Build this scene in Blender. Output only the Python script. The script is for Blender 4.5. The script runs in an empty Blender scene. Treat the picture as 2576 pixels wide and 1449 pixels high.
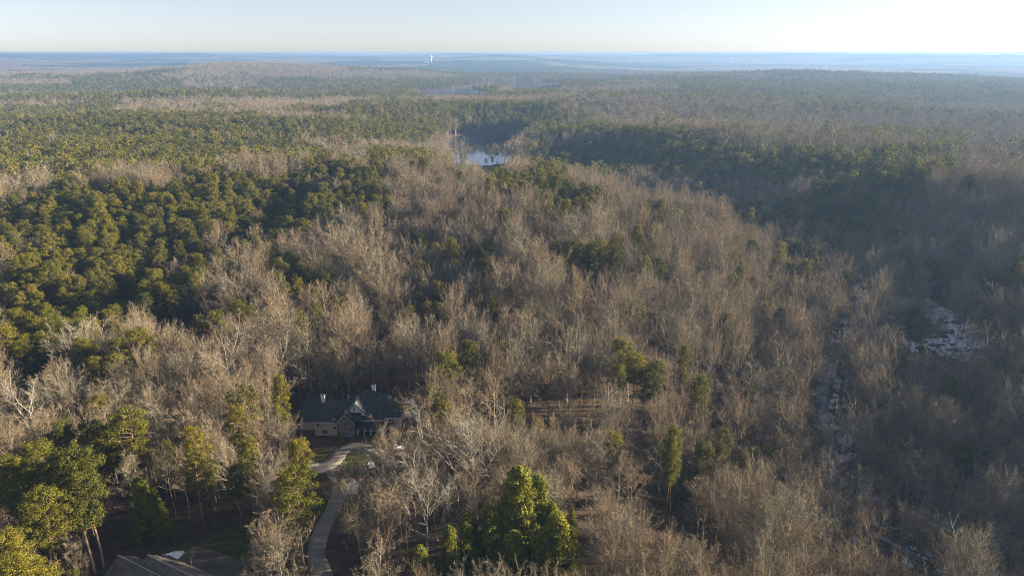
import bpy, math
import numpy as np
from mathutils import Vector, Matrix
rad = math.radians

# ---------------------------------------------------------------- camera
H = 110.0
F = 1741.0                       # focal length in units of the 2576 px wide view of the photograph
CU, CV = 1288.0, 724.5
PITCH = rad(18.75)
SC = bpy.context.scene
COL = SC.collection
cam_d = bpy.data.cameras.new('camera')
cam_d.sensor_width = 36.0
cam_d.lens = 36.0 * F / 2576.0
cam_d.clip_start = 1.0
cam_d.clip_end = 60000.0
cam = bpy.data.objects.new('camera', cam_d)
COL.objects.link(cam)
cam.location = (0, 0, H)
cam.rotation_euler = (math.pi / 2 - PITCH, 0, 0)
SC.camera = cam

# ---------------------------------------------------------------- sky, sun, exposure
SUN_AZ = rad(11.0)               # ahead of pure right
SUN_EL = rad(14.0)
world = bpy.data.worlds.new('World')
SC.world = world
world.use_nodes = True
wn, wl = world.node_tree.nodes, world.node_tree.links
bg = wn['Background']
sky = wn.new('ShaderNodeTexSky')
sky.sky_type = 'NISHITA'
sky.sun_disc = False
sky.sun_elevation = SUN_EL
sky.sun_rotation = math.pi / 2 - SUN_AZ
sky.air_density = 0.9
sky.dust_density = 0.2
sky.ozone_density = 3.0
hs = wn.new('ShaderNodeHueSaturation')
hs.inputs['Saturation'].default_value = 0.45
wl.new(sky.outputs[0], hs.inputs['Color']); tint = wn.new('ShaderNodeMix'); tint.data_type = 'RGBA'; tint.blend_type = 'MULTIPLY'; tint.inputs[0].default_value = 1.0
tint.inputs[7].default_value = (0.94, 0.955, 1.07, 1)
wl.new(hs.outputs[0], tint.inputs[6]); wl.new(tint.outputs[2], bg.inputs[0])
bg.inputs[1].default_value = 0.042

sun_d = bpy.data.lights.new('sun', 'SUN')
sun_d.energy = 5.0
sun_d.angle = rad(0.6)
sun_d.color = (1.0, 0.82, 0.58)
sun = bpy.data.objects.new('sun', sun_d)
COL.objects.link(sun)
sdir = Vector((math.cos(SUN_AZ) * math.cos(SUN_EL), math.sin(SUN_AZ) * math.cos(SUN_EL), math.sin(SUN_EL)))
sun.rotation_euler = sdir.to_track_quat('Z', 'Y').to_euler()
sun.location = (300, 60, 200)

SC.view_settings.view_transform = 'Standard'
SC.view_settings.look = 'None'
SC.view_settings.gamma = 1.0
SC.view_settings.exposure = 2.25
SC.view_settings.use_curve_mapping = False
cy = SC.cycles
cy.max_bounces = 4
cy.diffuse_bounces = 2
cy.glossy_bounces = 2
cy.transmission_bounces = 1
cy.volume_bounces = 1
cy.transparent_max_bounces = 4
cy.caustics_reflective = False
cy.caustics_refractive = False
cy.use_denoising = True
cy.denoising_prefilter = 'NONE'
cy.pixel_filter_type = 'BLACKMAN_HARRIS'
cy.filter_width = 1.1
cy.use_adaptive_sampling = False

# ---------------------------------------------------------------- noise and projection
def _hash(ix, iy, seed):
    n = (ix.astype(np.int64) * 374761393 + iy.astype(np.int64) * 668265263 + seed * 1274126177) & 0x7fffffff
    n = ((n ^ (n >> 13)) * 1274126177) & 0x7fffffff
    return ((n ^ (n >> 16)) & 0xffff) / 65535.0

def vnoise(x, y, seed=0):
    ix, iy = np.floor(x), np.floor(y)
    fx, fy = x - ix, y - iy
    fx = fx * fx * (3 - 2 * fx); fy = fy * fy * (3 - 2 * fy)
    a, b = _hash(ix, iy, seed), _hash(ix + 1, iy, seed)
    c, d = _hash(ix, iy + 1, seed), _hash(ix + 1, iy + 1, seed)
    return (a + (b - a) * fx) * (1 - fy) + (c + (d - c) * fx) * fy

def fbm(x, y, s, oct=3, seed=0):
    t = 0; amp = 0.5; tot = 0
    for k in range(oct):
        t = t + amp * vnoise(x / s + 17.3 * k, y / s - 9.1 * k, seed + k)
        tot += amp; amp *= 0.5; s *= 0.5
    return t / tot                                   # 0..1

def sstep(a, b, x):
    t = np.clip((x - a) / (b - a), 0, 1)
    return t * t * (3 - 2 * t)

cp, sp = math.cos(PITCH), math.sin(PITCH)
def ray(u, v):
    a, b = (u - CU) / F, (v - CV) / F
    return a, cp - b * sp, -sp - b * cp              # x right, y ahead, z up

def flat(u, v, z=0.0):
    dx, dy, dz = ray(u, v)
    t = (z - H) / dz
    return dx * t, dy * t

def project(x, y, z):
    dz = z - H
    depth = y * cp - dz * sp
    yy = -(y * sp + dz * cp)
    depth = np.where(depth > 1, depth, 1.0)
    return CU + F * x / depth, CV + F * yy / depth, depth

def seg_dist(x, y, pts, rr=None):
    """distance to a polyline (or distance over the interpolated radius)"""
    best = np.full(np.shape(x), 1e9)
    for k in range(len(pts) - 1):
        (ax, ay), (bx, by) = pts[k], pts[k + 1]
        dx, dy = bx - ax, by - ay
        t = np.clip(((x - ax) * dx + (y - ay) * dy) / (dx * dx + dy * dy + 1e-9), 0, 1)
        d = np.hypot(x - ax - t * dx, y - ay - t * dy)
        if rr is not None:
            d = d / (rr[k] + (rr[k + 1] - rr[k]) * t)
        best = np.minimum(best, d)
    return best

def inpoly(px, py, poly):
    inside = np.zeros(np.shape(px), bool)
    n = len(poly)
    for i in range(n):
        x1, y1 = poly[i]; x2, y2 = poly[(i + 1) % n]
        if y1 == y2: continue
        c = ((y1 > py) != (y2 > py)) & (px < (x2 - x1) * (py - y1) / (y2 - y1) + x1)
        inside ^= c
    return inside

# ---------------------------------------------------------------- the land
CREEK_PX = [(2500, 1560), (2351, 1434), (2267, 1361), (2167, 1311), (2096, 1265), (2094, 1210), (2098, 1120), (2070, 1020),
            (2092, 930), (2135, 840), (2160, 770), (2120, 700), (1960, 640), (1790, 590), (1690, 545), (1590, 500), (1420, 455), (1260, 436)]
CREEK = [flat(u, v, -19) for u, v in CREEK_PX]
LAKE_PX = [(1205, 404, 34), (1215, 380, 42), (1218, 362, 60), (1240, 350, 56), (1275, 341, 22)]
LAKE = [flat(u, v, -14) for u, v, r in LAKE_PX]; LAKE_R = [r for u, v, r in LAKE_PX]
FAR_PX = [(1110, 233, 70), (1180, 231, 110), (1240, 222, 80), (1300, 214, 90), (1390, 212, 150), (1500, 208, 120), (1600, 204, 150)]
FARL = [flat(u, v, -14) for u, v, r in FAR_PX]; FARL_R = [r for u, v, r in FAR_PX]
GULLY = [flat(u, v, -6) for u, v in [(60, 905), (250, 872), (330, 810), (450, 752), (600, 720), (680, 660), (740, 590)]]
HOUSE = (-50.2, 184.0)
RIDGES = [  # image position, radii in metres, height
    (2000, 560, 150, 70, 22), (2500, 620, 150, 120, 10), (2250, 450, 220, 90, 10), (1650, 400, 200, 100, 18),
    (1350, 640, 130, 60, 5), (1700, 800, 70, 60, 4), (300, 560, 220, 90, 8), (500, 340, 300, 100, 8),
    (1000, 310, 200, 120, 6), (1500, 720, 60, 60, 5), (1850, 980, 45, 60, 5), (1250, 500, 140, 120, 7), (2250, 203, 800, 260, 24), (1750, 215, 350, 160, 12), (500, 200, 900, 200, 14), (200, 262, 500, 140, 14), (1500, 285, 160, 120, 14), (1900, 300, 260, 130, 12)]
RW = [(flat(u, v, 0), a, b, h) for u, v, a, b, h in RIDGES]

def lake_t(x, y):
    return np.minimum(seg_dist(x, y, LAKE, LAKE_R), seg_dist(x, y, FARL, FARL_R))

def ht(x, y):
    x = np.asarray(x, float); y = np.asarray(y, float)
    r = np.hypot(x, y)
    h = (fbm(x, y, 260, 3, 5) - 0.5) * 9 * sstep(60, 500, r) + (fbm(x, y, 1100, 3, 9) - 0.5) * 78 * sstep(700, 2600, r)
    h = h + (fbm(x, y, 4200, 2, 31) - 0.45) * 70 * sstep(3500, 9000, r)
    h = h + sstep(6000, 12500, r) * (44 + 26 * sstep(0.1, -0.6, x / np.maximum(r, 1)))
    plain = sstep(2900, 3900, r) * sstep(0.02, 0.2, x / np.maximum(r, 1)) * (1 - sstep(8500, 11500, r))
    h = h * (1 - 0.75 * plain) - 34 * plain
    h = np.minimum(h, 80 + 0.08 * (h - 80))
    for (cx, cy_), a, b, hh in RW:
        h = h + hh * np.exp(-((x - cx) / a) ** 2 - ((y - cy_) / b) ** 2)
    d = seg_dist(x, y, CREEK)
    w = 42 + 45 * sstep(200, 600, y)
    wob = (fbm(x, y, 90, 2, 3) - 0.5) * 26
    k = np.exp(-(np.maximum(d - 22 + wob * sstep(10, 50, d), 0) / w) ** 2)
    h = h * (1 - k) + (-20.0) * k
    h = h - 1.4 * np.exp(-(d / 5.0) ** 2)
    g = seg_dist(x, y, GULLY)
    h = h - 13.0 * np.exp(-(g / 24.0) ** 2)
    t = lake_t(x, y) + (fbm(x, y, 60, 2, 8) - 0.5) * 0.35
    h = h + (np.maximum(h, -7.0) - h) * sstep(5.5, 3.6, t) * sstep(800, 850, y)
    base = -13.0 - 5.0 * sstep(1.15, 0.85, t)
    h = base + (h - base) * sstep(1.0, 3.4, t)
    p = sstep(52, 26, np.hypot((x - HOUSE[0]) * 0.9, y - HOUSE[1] - 5))
    h = h * (1 - p)
    p2 = sstep(45, 24, np.hypot(x + 66, y - 112))
    h = h * (1 - p2) + 1.0 * p2
    return h

def ground_at(u, v, up=0.0):
    """the point of the land (or 'up' metres over it) seen at a place of the photograph"""
    z = 0.0
    for _ in range(14):
        x, y = flat(u, v, z + up)
        z = 0.6 * z + 0.4 * float(ht(x, y))
    x, y = flat(u, v, z + up)
    return float(x), float(y)

# ---------------------------------------------------------------- helpers
def link(o, parent=None):
    COL.objects.link(o)
    if parent is not None: o.parent = parent
    return o

def props(o, label=None, cat=None, group=None, kind=None):
    if label: o['label'] = label
    if cat: o['category'] = cat
    if group: o['group'] = group
    if kind: o['kind'] = kind
    return o

def mesh_np(name, verts, tris, mats, mat_idx=None):
    me = bpy.data.meshes.new(name)
    verts = np.asarray(verts, np.float32); tris = np.asarray(tris, np.int32)
    me.vertices.add(len(verts)); me.vertices.foreach_set('co', verts.ravel())
    k = tris.shape[1]
    me.loops.add(tris.size); me.loops.foreach_set('vertex_index', tris.ravel())
    me.polygons.add(len(tris))
    me.polygons.foreach_set('loop_start', np.arange(0, tris.size, k, dtype=np.int32))
    me.polygons.foreach_set('loop_total', np.full(len(tris), k, np.int32))
    for m in mats: me.materials.append(m)
    if mat_idx is not None: me.polygons.foreach_set('material_index', np.asarray(mat_idx, np.int32))
    me.update(calc_edges=True)
    return me

def poly_mesh(name, verts, faces, mat):
    me = bpy.data.meshes.new(name)
    me.from_pydata([tuple(v) for v in verts], [], faces)
    me.materials.append(mat); me.update()
    return me

class MB:
    """collects simple solids and links them as one mesh object"""
    def __init__(s): s.v = []; s.f = []
    def add(s, vs, fs):
        b = len(s.v); s.v += [tuple(p) for p in vs]; s.f += [tuple(b + i for i in f) for f in fs]; return s
    def box(s, x0, x1, y0, y1, z0, z1):
        return s.add([(x0, y0, z0), (x1, y0, z0), (x1, y1, z0), (x0, y1, z0), (x0, y0, z1), (x1, y0, z1), (x1, y1, z1), (x0, y1, z1)],
                     [(0, 3, 2, 1), (4, 5, 6, 7), (0, 1, 5, 4), (1, 2, 6, 5), (2, 3, 7, 6), (3, 0, 4, 7)])
    def prism(s, poly, y0, y1):
        """an outline in the x-z plane, extruded from y0 to y1"""
        n = len(poly)
        return s.add([(x, y0, z) for x, z in poly] + [(x, y1, z) for x, z in poly],
                     [tuple(range(n)), tuple(range(2 * n - 1, n - 1, -1))] + [(i, i + n, (i + 1) % n + n, (i + 1) % n) for i in range(n)])
    def slab(s, pts, th=0.22):
        n = len(pts)
        return s.add(list(pts) + [(p[0], p[1], p[2] - th) for p in pts],
                     [tuple(range(n)), tuple(range(2 * n - 1, n - 1, -1))] + [(i, i + n, (i + 1) % n + n, (i + 1) % n) for i in range(n)])
    def lathe(s, prof, cx=0, cy=0, n=16):
        b = len(s.v)
        for r, z in prof:
            for k in range(n):
                a = 2 * math.pi * k / n
                s.v.append((cx + r * math.cos(a), cy + r * math.sin(a), z))
        for j in range(len(prof) - 1):
            for k in range(n):
                s.f.append((b + j * n + k, b + j * n + (k + 1) % n, b + (j + 1) * n + (k + 1) % n, b + (j + 1) * n + k))
        return s
    def build(s, name, mat, parent=None):
        me = poly_mesh(name, s.v, s.f, mat)
        return link(bpy.data.objects.new(name, me), parent)

def empty(name, loc, rz=0, **kw):
    o = bpy.data.objects.new(name, None); o.location = loc; o.rotation_euler = (0, 0, rz); o.empty_display_size = 1
    link(o); props(o, **kw); return o

# ---------------------------------------------------------------- materials
def new_mat(name, rough=0.8, spec=0.3):
    m = bpy.data.materials.new(name); m.use_nodes = True
    b = m.node_tree.nodes['Principled BSDF']
    b.inputs['Roughness'].default_value = rough
    b.inputs['Specular IOR Level'].default_value = spec
    return m, m.node_tree.nodes, m.node_tree.links, b

def ramp(n, l, src, stops):
    r = n.new('ShaderNodeValToRGB')
    els = r.color_ramp.elements
    while len(els) < len(stops): els.new(0.5)
    for e, (p, c) in zip(els, stops):
        e.position = p; e.color = (*c, 1)
    l.new(src, r.inputs[0]); return r.outputs[0]

def noise(n, l, scale, detail=4, vec=None, rough=0.55):
    t = n.new('ShaderNodeTexNoise'); t.inputs['Scale'].default_value = scale
    t.inputs['Detail'].default_value = detail; t.inputs['Roughness'].default_value = rough
    if vec is not None: l.new(vec, t.inputs['Vector'])
    return t.outputs['Fac']

def mix(n, l, fac, a, b, mode='MIX'):
    m = n.new('ShaderNodeMix'); m.data_type = 'RGBA'; m.blend_type = mode
    for s, i in ((fac, 0), (a, 6), (b, 7)):
        if hasattr(s, 'is_output'): l.new(s, m.inputs[i])
        elif i == 0: m.inputs[0].default_value = s
        else: m.inputs[i].default_value = (*s, 1)
    return m.outputs[2]

def simple(name, col, rough=0.8, var=0.25, scale=1.5, spec=0.3, metal=0.0):
    m, n, l, b = new_mat(name, rough, spec)
    tc = n.new('ShaderNodeTexCoord')
    f = noise(n, l, scale, 5, tc.outputs['Object'])
    c2 = tuple(min(1, c * (1 + var)) for c in col); c1 = tuple(c * (1 - var) for c in col)
    l.new(ramp(n, l, f, [(0.3, c1), (0.7, c2)]), b.inputs['Base Color'])
    b.inputs['Metallic'].default_value = metal
    return m

def leafy(name, c_dark, c_mid, c_light, site=0.35, transl=0.25):
    """colour differs from tree to tree and from stand to stand"""
    m, n, l, b = new_mat(name, 0.75, 0.15)
    oi = n.new('ShaderNodeObjectInfo')
    c = ramp(n, l, oi.outputs['Random'], [(0.0, c_dark), (0.5, c_mid), (1.0, c_light)])
    f = noise(n, l, 0.012, 2, oi.outputs['Location'])
    c = mix(n, l, ramp(n, l, f, [(0.35, (0, 0, 0)), (0.65, (site, site, site))]), c, c_mid)
    tc = n.new('ShaderNodeTexCoord')
    g = noise(n, l, 0.9, 2, tc.outputs['Object'])
    c = mix(n, l, 1.0, c, ramp(n, l, g, [(0.3, (0.7, 0.7, 0.7)), (0.7, (1.25, 1.25, 1.2))]), 'MULTIPLY')
    l.new(c, b.inputs['Base Color'])
    if transl:
        t = n.new('ShaderNodeBsdfTranslucent'); l.new(c, t.inputs[0])
        ms = n.new('ShaderNodeMixShader'); ms.inputs[0].default_value = transl
        l.new(b.outputs[0], ms.inputs[1]); l.new(t.outputs[0], ms.inputs[2])
        l.new(ms.outputs[0], n['Material Output'].inputs[0])
    return m

M_NEEDLE = leafy('pine_needles', (0.066, 0.072, 0.012), (0.118, 0.115, 0.013), (0.170, 0.148, 0.017))
M_CEDAR = leafy('cedar_foliage', (0.120, 0.140, 0.014), (0.165, 0.178, 0.016), (0.215, 0.21, 0.020))
M_TWIG = [leafy('grey_twigs', (0.18, 0.16, 0.116), (0.22, 0.195, 0.142), (0.255, 0.225, 0.165), transl=0),
          leafy('tan_twigs', (0.18, 0.146, 0.098), (0.222, 0.18, 0.12), (0.265, 0.215, 0.145), transl=0),
          leafy('rusty_twigs', (0.175, 0.140, 0.098), (0.215, 0.170, 0.118), (0.25, 0.198, 0.138), transl=0)]
M_BARK = [simple('grey_bark', (0.27, 0.245, 0.21), 0.9, 0.3, 0.8), simple('tan_bark', (0.30, 0.24, 0.18), 0.9, 0.3, 0.8),
          simple('brown_bark', (0.22, 0.16, 0.12), 0.9, 0.3, 0.8)]
M_WHITEBARK = simple('white_bark', (0.40, 0.37, 0.31), 0.85, 0.3, 0.5)
M_WHITETWIG = leafy('pale_twigs', (0.20, 0.18, 0.15), (0.23, 0.205, 0.17), (0.26, 0.235, 0.19), transl=0)
M_PINEBARK = simple('pine_bark', (0.17, 0.115, 0.08), 0.95, 0.35, 0.9)

# ---------------------------------------------------------------- ground sheet
def build_ground():
    th_f = np.arange(-56, 56.01, 0.32)
    th_b = np.arange(60, 301, 8.0)
    th = np.radians(np.concatenate([th_f, th_b]))            # from straight ahead, clockwise, all the way round
    rr = [8.0, 30.0, 55.0]
    while rr[-1] < 14500: rr.append(rr[-1] * 1.0125 + 0.25)
    rr = np.array(rr)
    T, R = np.meshgrid(th, rr)
    X, Y = R * np.sin(T), R * np.cos(T)
    Z = ht(X, Y)
    V = np.stack([X.ravel(), Y.ravel(), Z.ravel()], 1)
    V = np.vstack([V, [[0, 0, float(ht(0, 0))]]])
    nt, nr = len(th), len(rr)
    i, j = np.meshgrid(np.arange(nr - 1), np.arange(nt), indexing='ij')
    jn = (j + 1) % nt
    q = np.stack([i * nt + j, (i + 1) * nt + j, (i + 1) * nt + jn, i * nt + jn], -1).reshape(-1, 4)
    q = q[:, ::-1]
    c = len(V) - 1
    fan = np.array([[c, (k + 1) % nt, k, k] for k in range(nt)])
    m, n, l, b = new_mat('leaf_litter_and_lawn', 0.95, 0.1)
    geo = n.new('ShaderNodeNewGeometry')
    pos = geo.outputs['Position']
    f1 = noise(n, l, 0.35, 6, pos, 0.65)
    f2 = noise(n, l, 0.03, 3, pos)
    c = ramp(n, l, f1, [(0.3, (0.028, 0.021, 0.016)), (0.5, (0.066, 0.045, 0.031)), (0.72, (0.125, 0.082, 0.052))])
    c = mix(n, l, ramp(n, l, f2, [(0.45, (0, 0, 0)), (0.6, (0.5, 0.5, 0.5))]), c, (0.05, 0.042, 0.026))
    at = n.new('ShaderNodeAttribute'); at.attribute_name = 'grass'
    gcol = ramp(n, l, noise(n, l, 0.6, 5, pos), [(0.35, (0.032, 0.042, 0.012)), (0.65, (0.075, 0.080, 0.022))])
    c = mix(n, l, at.outputs['Fac'], c, gcol)
    l.new(c, b.inputs['Base Color'])
    bp = n.new('ShaderNodeBump'); bp.inputs['Strength'].default_value = 0.6; bp.inputs['Distance'].default_value = 0.4
    l.new(noise(n, l, 1.3, 4, pos), bp.inputs['Height']); l.new(bp.outputs[0], b.inputs['Normal'])
    me = mesh_np('ground', V, q, [m])
    # the centre is closed with a small fan of its own
    x, y = V[:, 0], V[:, 1]
    g = seg_dist(x, y, [(-84, 121), (-72, 130), (-58, 139), (-48, 150)]) + (fbm(x, y, 9, 3, 77) - 0.5) * 9
    gr = sstep(9, 5, g)
    hd = np.hypot(x - HOUSE[0] - 3, y - HOUSE[1] + 14) + (fbm(x, y, 6, 2, 70) - 0.5) * 7
    gr = np.maximum(gr, sstep(11, 7, hd) * 0.8)
    a = me.attributes.new('grass', 'FLOAT', 'POINT')
    a.data.foreach_set('value', gr.astype(np.float32))
    me.polygons.foreach_set('use_smooth', np.ones(len(me.polygons), bool))
    return props(link(bpy.data.objects.new('ground', me)), 'rolling forest floor of brown leaf litter reaching to the horizon', kind='structure')
build_ground()

def sheet_from_mask(name, x0, x1, y0, y1, step, fn, zfn, mat, label, kind='structure', cat=None):
    xs = np.arange(x0, x1, step); ys = np.arange(y0, y1, step)
    X, Y = np.meshgrid(xs, ys)
    Mk = fn(X + step / 2, Y + step / 2)[:-1, :-1]
    idx = np.arange(X.size).reshape(X.shape)
    q = np.stack([idx[:-1, :-1], idx[:-1, 1:], idx[1:, 1:], idx[1:, :-1]], -1)[Mk]
    used, inv = np.unique(q.ravel(), return_inverse=True)
    xv, yv = X.ravel()[used], Y.ravel()[used]
    # a jitter frays the outline
    jx = (_hash(np.floor(xv * 3), np.floor(yv * 3), 5) - 0.5) * step * 0.7
    jy = (_hash(np.floor(xv * 3), np.floor(yv * 3), 6) - 0.5) * step * 0.7
    xv, yv = xv + jx, yv + jy
    V = np.stack([xv, yv, zfn(xv, yv)], 1)
    me = mesh_np(name, V, inv.reshape(-1, 4), [mat])
    return props(link(bpy.data.objects.new(name, me)), label, cat, None, kind)

# water
def water_mat():
    m, n, l, b = new_mat('lake_water', 0.07, 0.5)
    b.inputs['Base Color'].default_value = (0.016, 0.040, 0.070, 1)
    b.inputs['IOR'].default_value = 1.33
    geo = n.new('ShaderNodeNewGeometry')
    bp = n.new('ShaderNodeBump'); bp.inputs['Strength'].default_value = 0.12; bp.inputs['Distance'].default_value = 0.05
    l.new(noise(n, l, 0.8, 3, geo.outputs['Position']), bp.inputs['Height']); l.new(bp.outputs[0], b.inputs['Normal'])
    return m
M_WATER = water_mat()
lx = [p[0] for p in LAKE]; ly = [p[1] for p in LAKE]
sheet_from_mask('lake', min(lx) - 110, max(lx) + 110, min(ly) - 60, max(ly) + 110, 6,
                lambda x, y: seg_dist(x, y, LAKE, LAKE_R) < 1.45, lambda x, y: x * 0 - 14.0, M_WATER, 'calm blue lake winding between the wooded hills')
lx = [p[0] for p in FARL]; ly = [p[1] for p in FARL]
sheet_from_mask('far_lake', min(lx) - 250, max(lx) + 250, min(ly) - 250, max(ly) + 250, 16,
                lambda x, y: seg_dist(x, y, FARL, FARL_R) < 1.4, lambda x, y: x * 0 - 14.0, M_WATER, 'sliver of pale water showing far off between hazy ridges')

# snow and creek
def snow_mat():
    m, n, l, b = new_mat('old_snow', 0.7, 0.3)
    geo = n.new('ShaderNodeNewGeometry')
    f = noise(n, l, 0.7, 5, geo.outputs['Position'])
    l.new(ramp(n, l, f, [(0.3, (0.60, 0.63, 0.68)), (0.6, (0.84, 0.87, 0.92))]), b.inputs['Base Color'])
    return m
M_SNOW = snow_mat()
def px_poly(pts, z=-18.5): return [flat(u, v, z) for u, v in pts]
SNOW_POLYS = [px_poly([(2225, 735), (2330, 752), (2440, 820), (2475, 890), (2450, 925), (2380, 905), (2300, 840), (2235, 800)]),
              px_poly([(2260, 920), (2370, 905), (2400, 960), (2300, 1030), (2240, 1030)]),
              px_poly([(2290, 1195), (2440, 1190), (2500, 1300), (2330, 1310)]),
              px_poly([(2090, 1190), (2190, 1200), (2200, 1250), (2110, 1260)]),
              px_poly([(2060, 980), (2110, 980), (2120, 1070), (2060, 1070)]),
              px_poly([(2120, 790), (2180, 780), (2180, 830), (2130, 850)]),
              px_poly([(1700, 575), (1770, 570), (1850, 620), (1780, 640)], -17),
              px_poly([(1570, 500), (1620, 520), (1600, 560), (1570, 545)], -17)]
def snow_mask(x, y):
    k = np.zeros(x.shape, bool)
    for p in SNOW_POLYS: k |= inpoly(x, y, p)
    big = inpoly(x, y, SNOW_POLYS[0])
    f = fbm(x, y * 1.4, 9, 4, 44) + (fbm(x, y, 2.4, 2, 48) - 0.5) * 0.55
    d = seg_dist(x, y, CREEK)
    bank = (d > 2.6) & (d < 7.0) & (fbm(x, y, 3.0, 3, 45) > 0.61)
    loose = (d < 34) & (fbm(x, y, 6, 4, 46) > 0.63)
    return ((k & (f > np.where(big, 0.49, 0.58))) | bank | loose) & (y < 520)
sheet_from_mask('snow', 30, 330, 100, 520, 0.55, snow_mask, lambda x, y: ht(x, y) + 0.12, M_SNOW, 'patchy old snow on the shaded creek bottom', 'stuff')

def snow_small(pts, name, label, thr=0.4, z=0.0, seed=50):
    P = px_poly(pts, z); xs = [p[0] for p in P]; ys = [p[1] for p in P]
    sheet_from_mask(name, min(xs), max(xs), min(ys), max(ys), 0.32, lambda x, y: inpoly(x, y, P) & (fbm(x, y, 3.0, 3, seed) + (fbm(x, y, 0.9, 2, seed + 3) - 0.5) * 0.4 > thr),
                    lambda x, y: ht(x, y) + 0.10, M_SNOW, label, 'stuff')
snow_small([(395, 1400), (450, 1384), (505, 1396), (515, 1425), (470, 1440), (420, 1430)], 'snow', 'melting snow patch beside the grey roofed lower house', 0.3, 1.0)
snow_small([(990, 1100), (1035, 1105), (1040, 1130), (990, 1130)], 'snow', 'thin snow patch in front right of the stone house', 0.45)
snow_small([(925, 1160), (980, 1165), (985, 1215), (930, 1210)], 'snow', 'scattered snow beside the driveway loop', 0.5)
snow_small([(862, 1195), (905, 1200), (900, 1240), (862, 1245)], 'snow', 'small snow patch along the upper driveway', 0.5)
snow_small([(1005, 1000), (1040, 1000), (1060, 1050), (1010, 1055)], 'snow', 'thin snow behind the right end of the stone house', 0.45)
snow_small([(920, 655), (980, 652), (985, 682), (925, 685)], 'snow', 'lone snow patch in a gap among bare trees', 0.35)

def ribbon(name, pts, widths, mat, label, lift, sub=10, **kw):
    P = np.array(pts, float); W = np.array(widths, float)
    out = []; ws = []
    for i in range(len(P) - 1):
        p0 = P[max(i - 1, 0)]; p1 = P[i]; p2 = P[i + 1]; p3 = P[min(i + 2, len(P) - 1)]
        for k in range(sub):
            t = k / sub
            out.append(0.5 * ((2 * p1) + (-p0 + p2) * t + (2 * p0 - 5 * p1 + 4 * p2 - p3) * t * t + (-p0 + 3 * p1 - 3 * p2 + p3) * t ** 3))
            ws.append(W[i] * (1 - t) + W[i + 1] * t)
    out.append(P[-1]); ws.append(W[-1])
    out = np.array(out); d = np.gradient(out, axis=0); nrm = np.stack([-d[:, 1], d[:, 0]], 1)
    nrm /= np.linalg.norm(nrm, axis=1)[:, None] + 1e-9
    ws = np.array(ws)[:, None]
    rows = [out + nrm * ws * s for s in (-0.5, -0.17, 0.17, 0.5)]
    V = []; 
    for r_ in rows: V.append(np.column_stack([r_, ht(r_[:, 0], r_[:, 1]) + lift]))
    n = len(out); V = np.vstack(V)
    if kw.pop('level', False):
        z = np.minimum.reduce([V[k * n:(k + 1) * n, 2] for k in range(4)])
        for k in range(4): V[k * n:(k + 1) * n, 2] = z
    q = []
    for k in range(3):
        for i in range(n - 1): q.append((k * n + i, k * n + i + 1, (k + 1) * n + i + 1, (k + 1) * n + i))
    b = len(V)                                                     # a skirt gives the slab its depth
    V = np.vstack([V, V - [0, 0, 0.35]])
    for i in range(n - 1):
        q.append((i, b + i, b + i + 1, i + 1)); q.append((3 * n + i + 1, b + 3 * n + i + 1, b + 3 * n + i, 3 * n + i))
    me = mesh_np(name, V, np.array(q), [mat])
    return props(link(bpy.data.objects.new(name, me)), label, kind='structure', **kw), out

def creek_mat():
    m, n, l, b = new_mat('creek_ice_and_water', 0.15, 0.5)
    geo = n.new('ShaderNodeNewGeometry')
    f = noise(n, l, 0.12, 5, geo.outputs['Position'])
    k = ramp(n, l, f, [(0.44, (0.035, 0.05, 0.07)), (0.58, (0.42, 0.48, 0.56))])
    l.new(k, b.inputs['Base Color'])
    l.new(ramp(n, l, f, [(0.46, (0.1, 0.1, 0.1)), (0.54, (0.7, 0.7, 0.7))]), b.inputs['Roughness'])
    return m
ribbon('creek', CREEK, [2.6, 3.4, 2.4, 3.6, 2.6, 3.6, 2.8, 4.6, 4.4, 3.0, 4.0] + [3.5] * 7, creek_mat(), 'partly frozen creek running down the shaded valley', 0.9, 12, level=True)

M_DRIVE = simple('pale_concrete', (0.19, 0.175, 0.15), 0.9, 0.18, 0.35)
DRIVE_PX = [(835, 1500), (808, 1435), (796, 1385), (812, 1330), (838, 1280), (852, 1235), (850, 1200), (838, 1180)]
DRIVE = [ground_at(u, v) for u, v in DRIVE_PX]
_, drive_line = ribbon('driveway', DRIVE, [4.2, 4.1, 4.0, 3.9, 3.8, 3.8, 4.2, 5.2], M_DRIVE, 'pale concrete driveway curving up to the stone house', 0.14)
LOOP_PX = [(760, 1172), (800, 1178), (838, 1162), (860, 1134), (893, 1124), (940, 1134), (975, 1158), (965, 1180)]
LOOP = [ground_at(u, v) for u, v in LOOP_PX]
_, loop_line = ribbon('turning_circle_path', LOOP, [6, 5.4, 5, 4.4, 3.8, 3.8, 3.6, 3.4], M_DRIVE, 'pale drive looping around the planted island before the house', 0.19)
DRIVES = np.vstack([drive_line, loop_line])
M_DARKDRIVE = simple('asphalt_court', (0.075, 0.066, 0.062), 0.9, 0.2, 0.6)
court = [ground_at(u, v) for u, v in [(455, 1400), (500, 1410), (555, 1440), (620, 1500)]]
ribbon('parking_court_path', court, [7, 8, 9, 9], M_DARKDRIVE, 'dark paved court beside the lower house', 0.12)

# ---------------------------------------------------------------- trees: prototypes
rng = np.random.default_rng(11)
def unit(v): return v / (np.linalg.norm(v, axis=-1, keepdims=True) + 1e-9)

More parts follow.
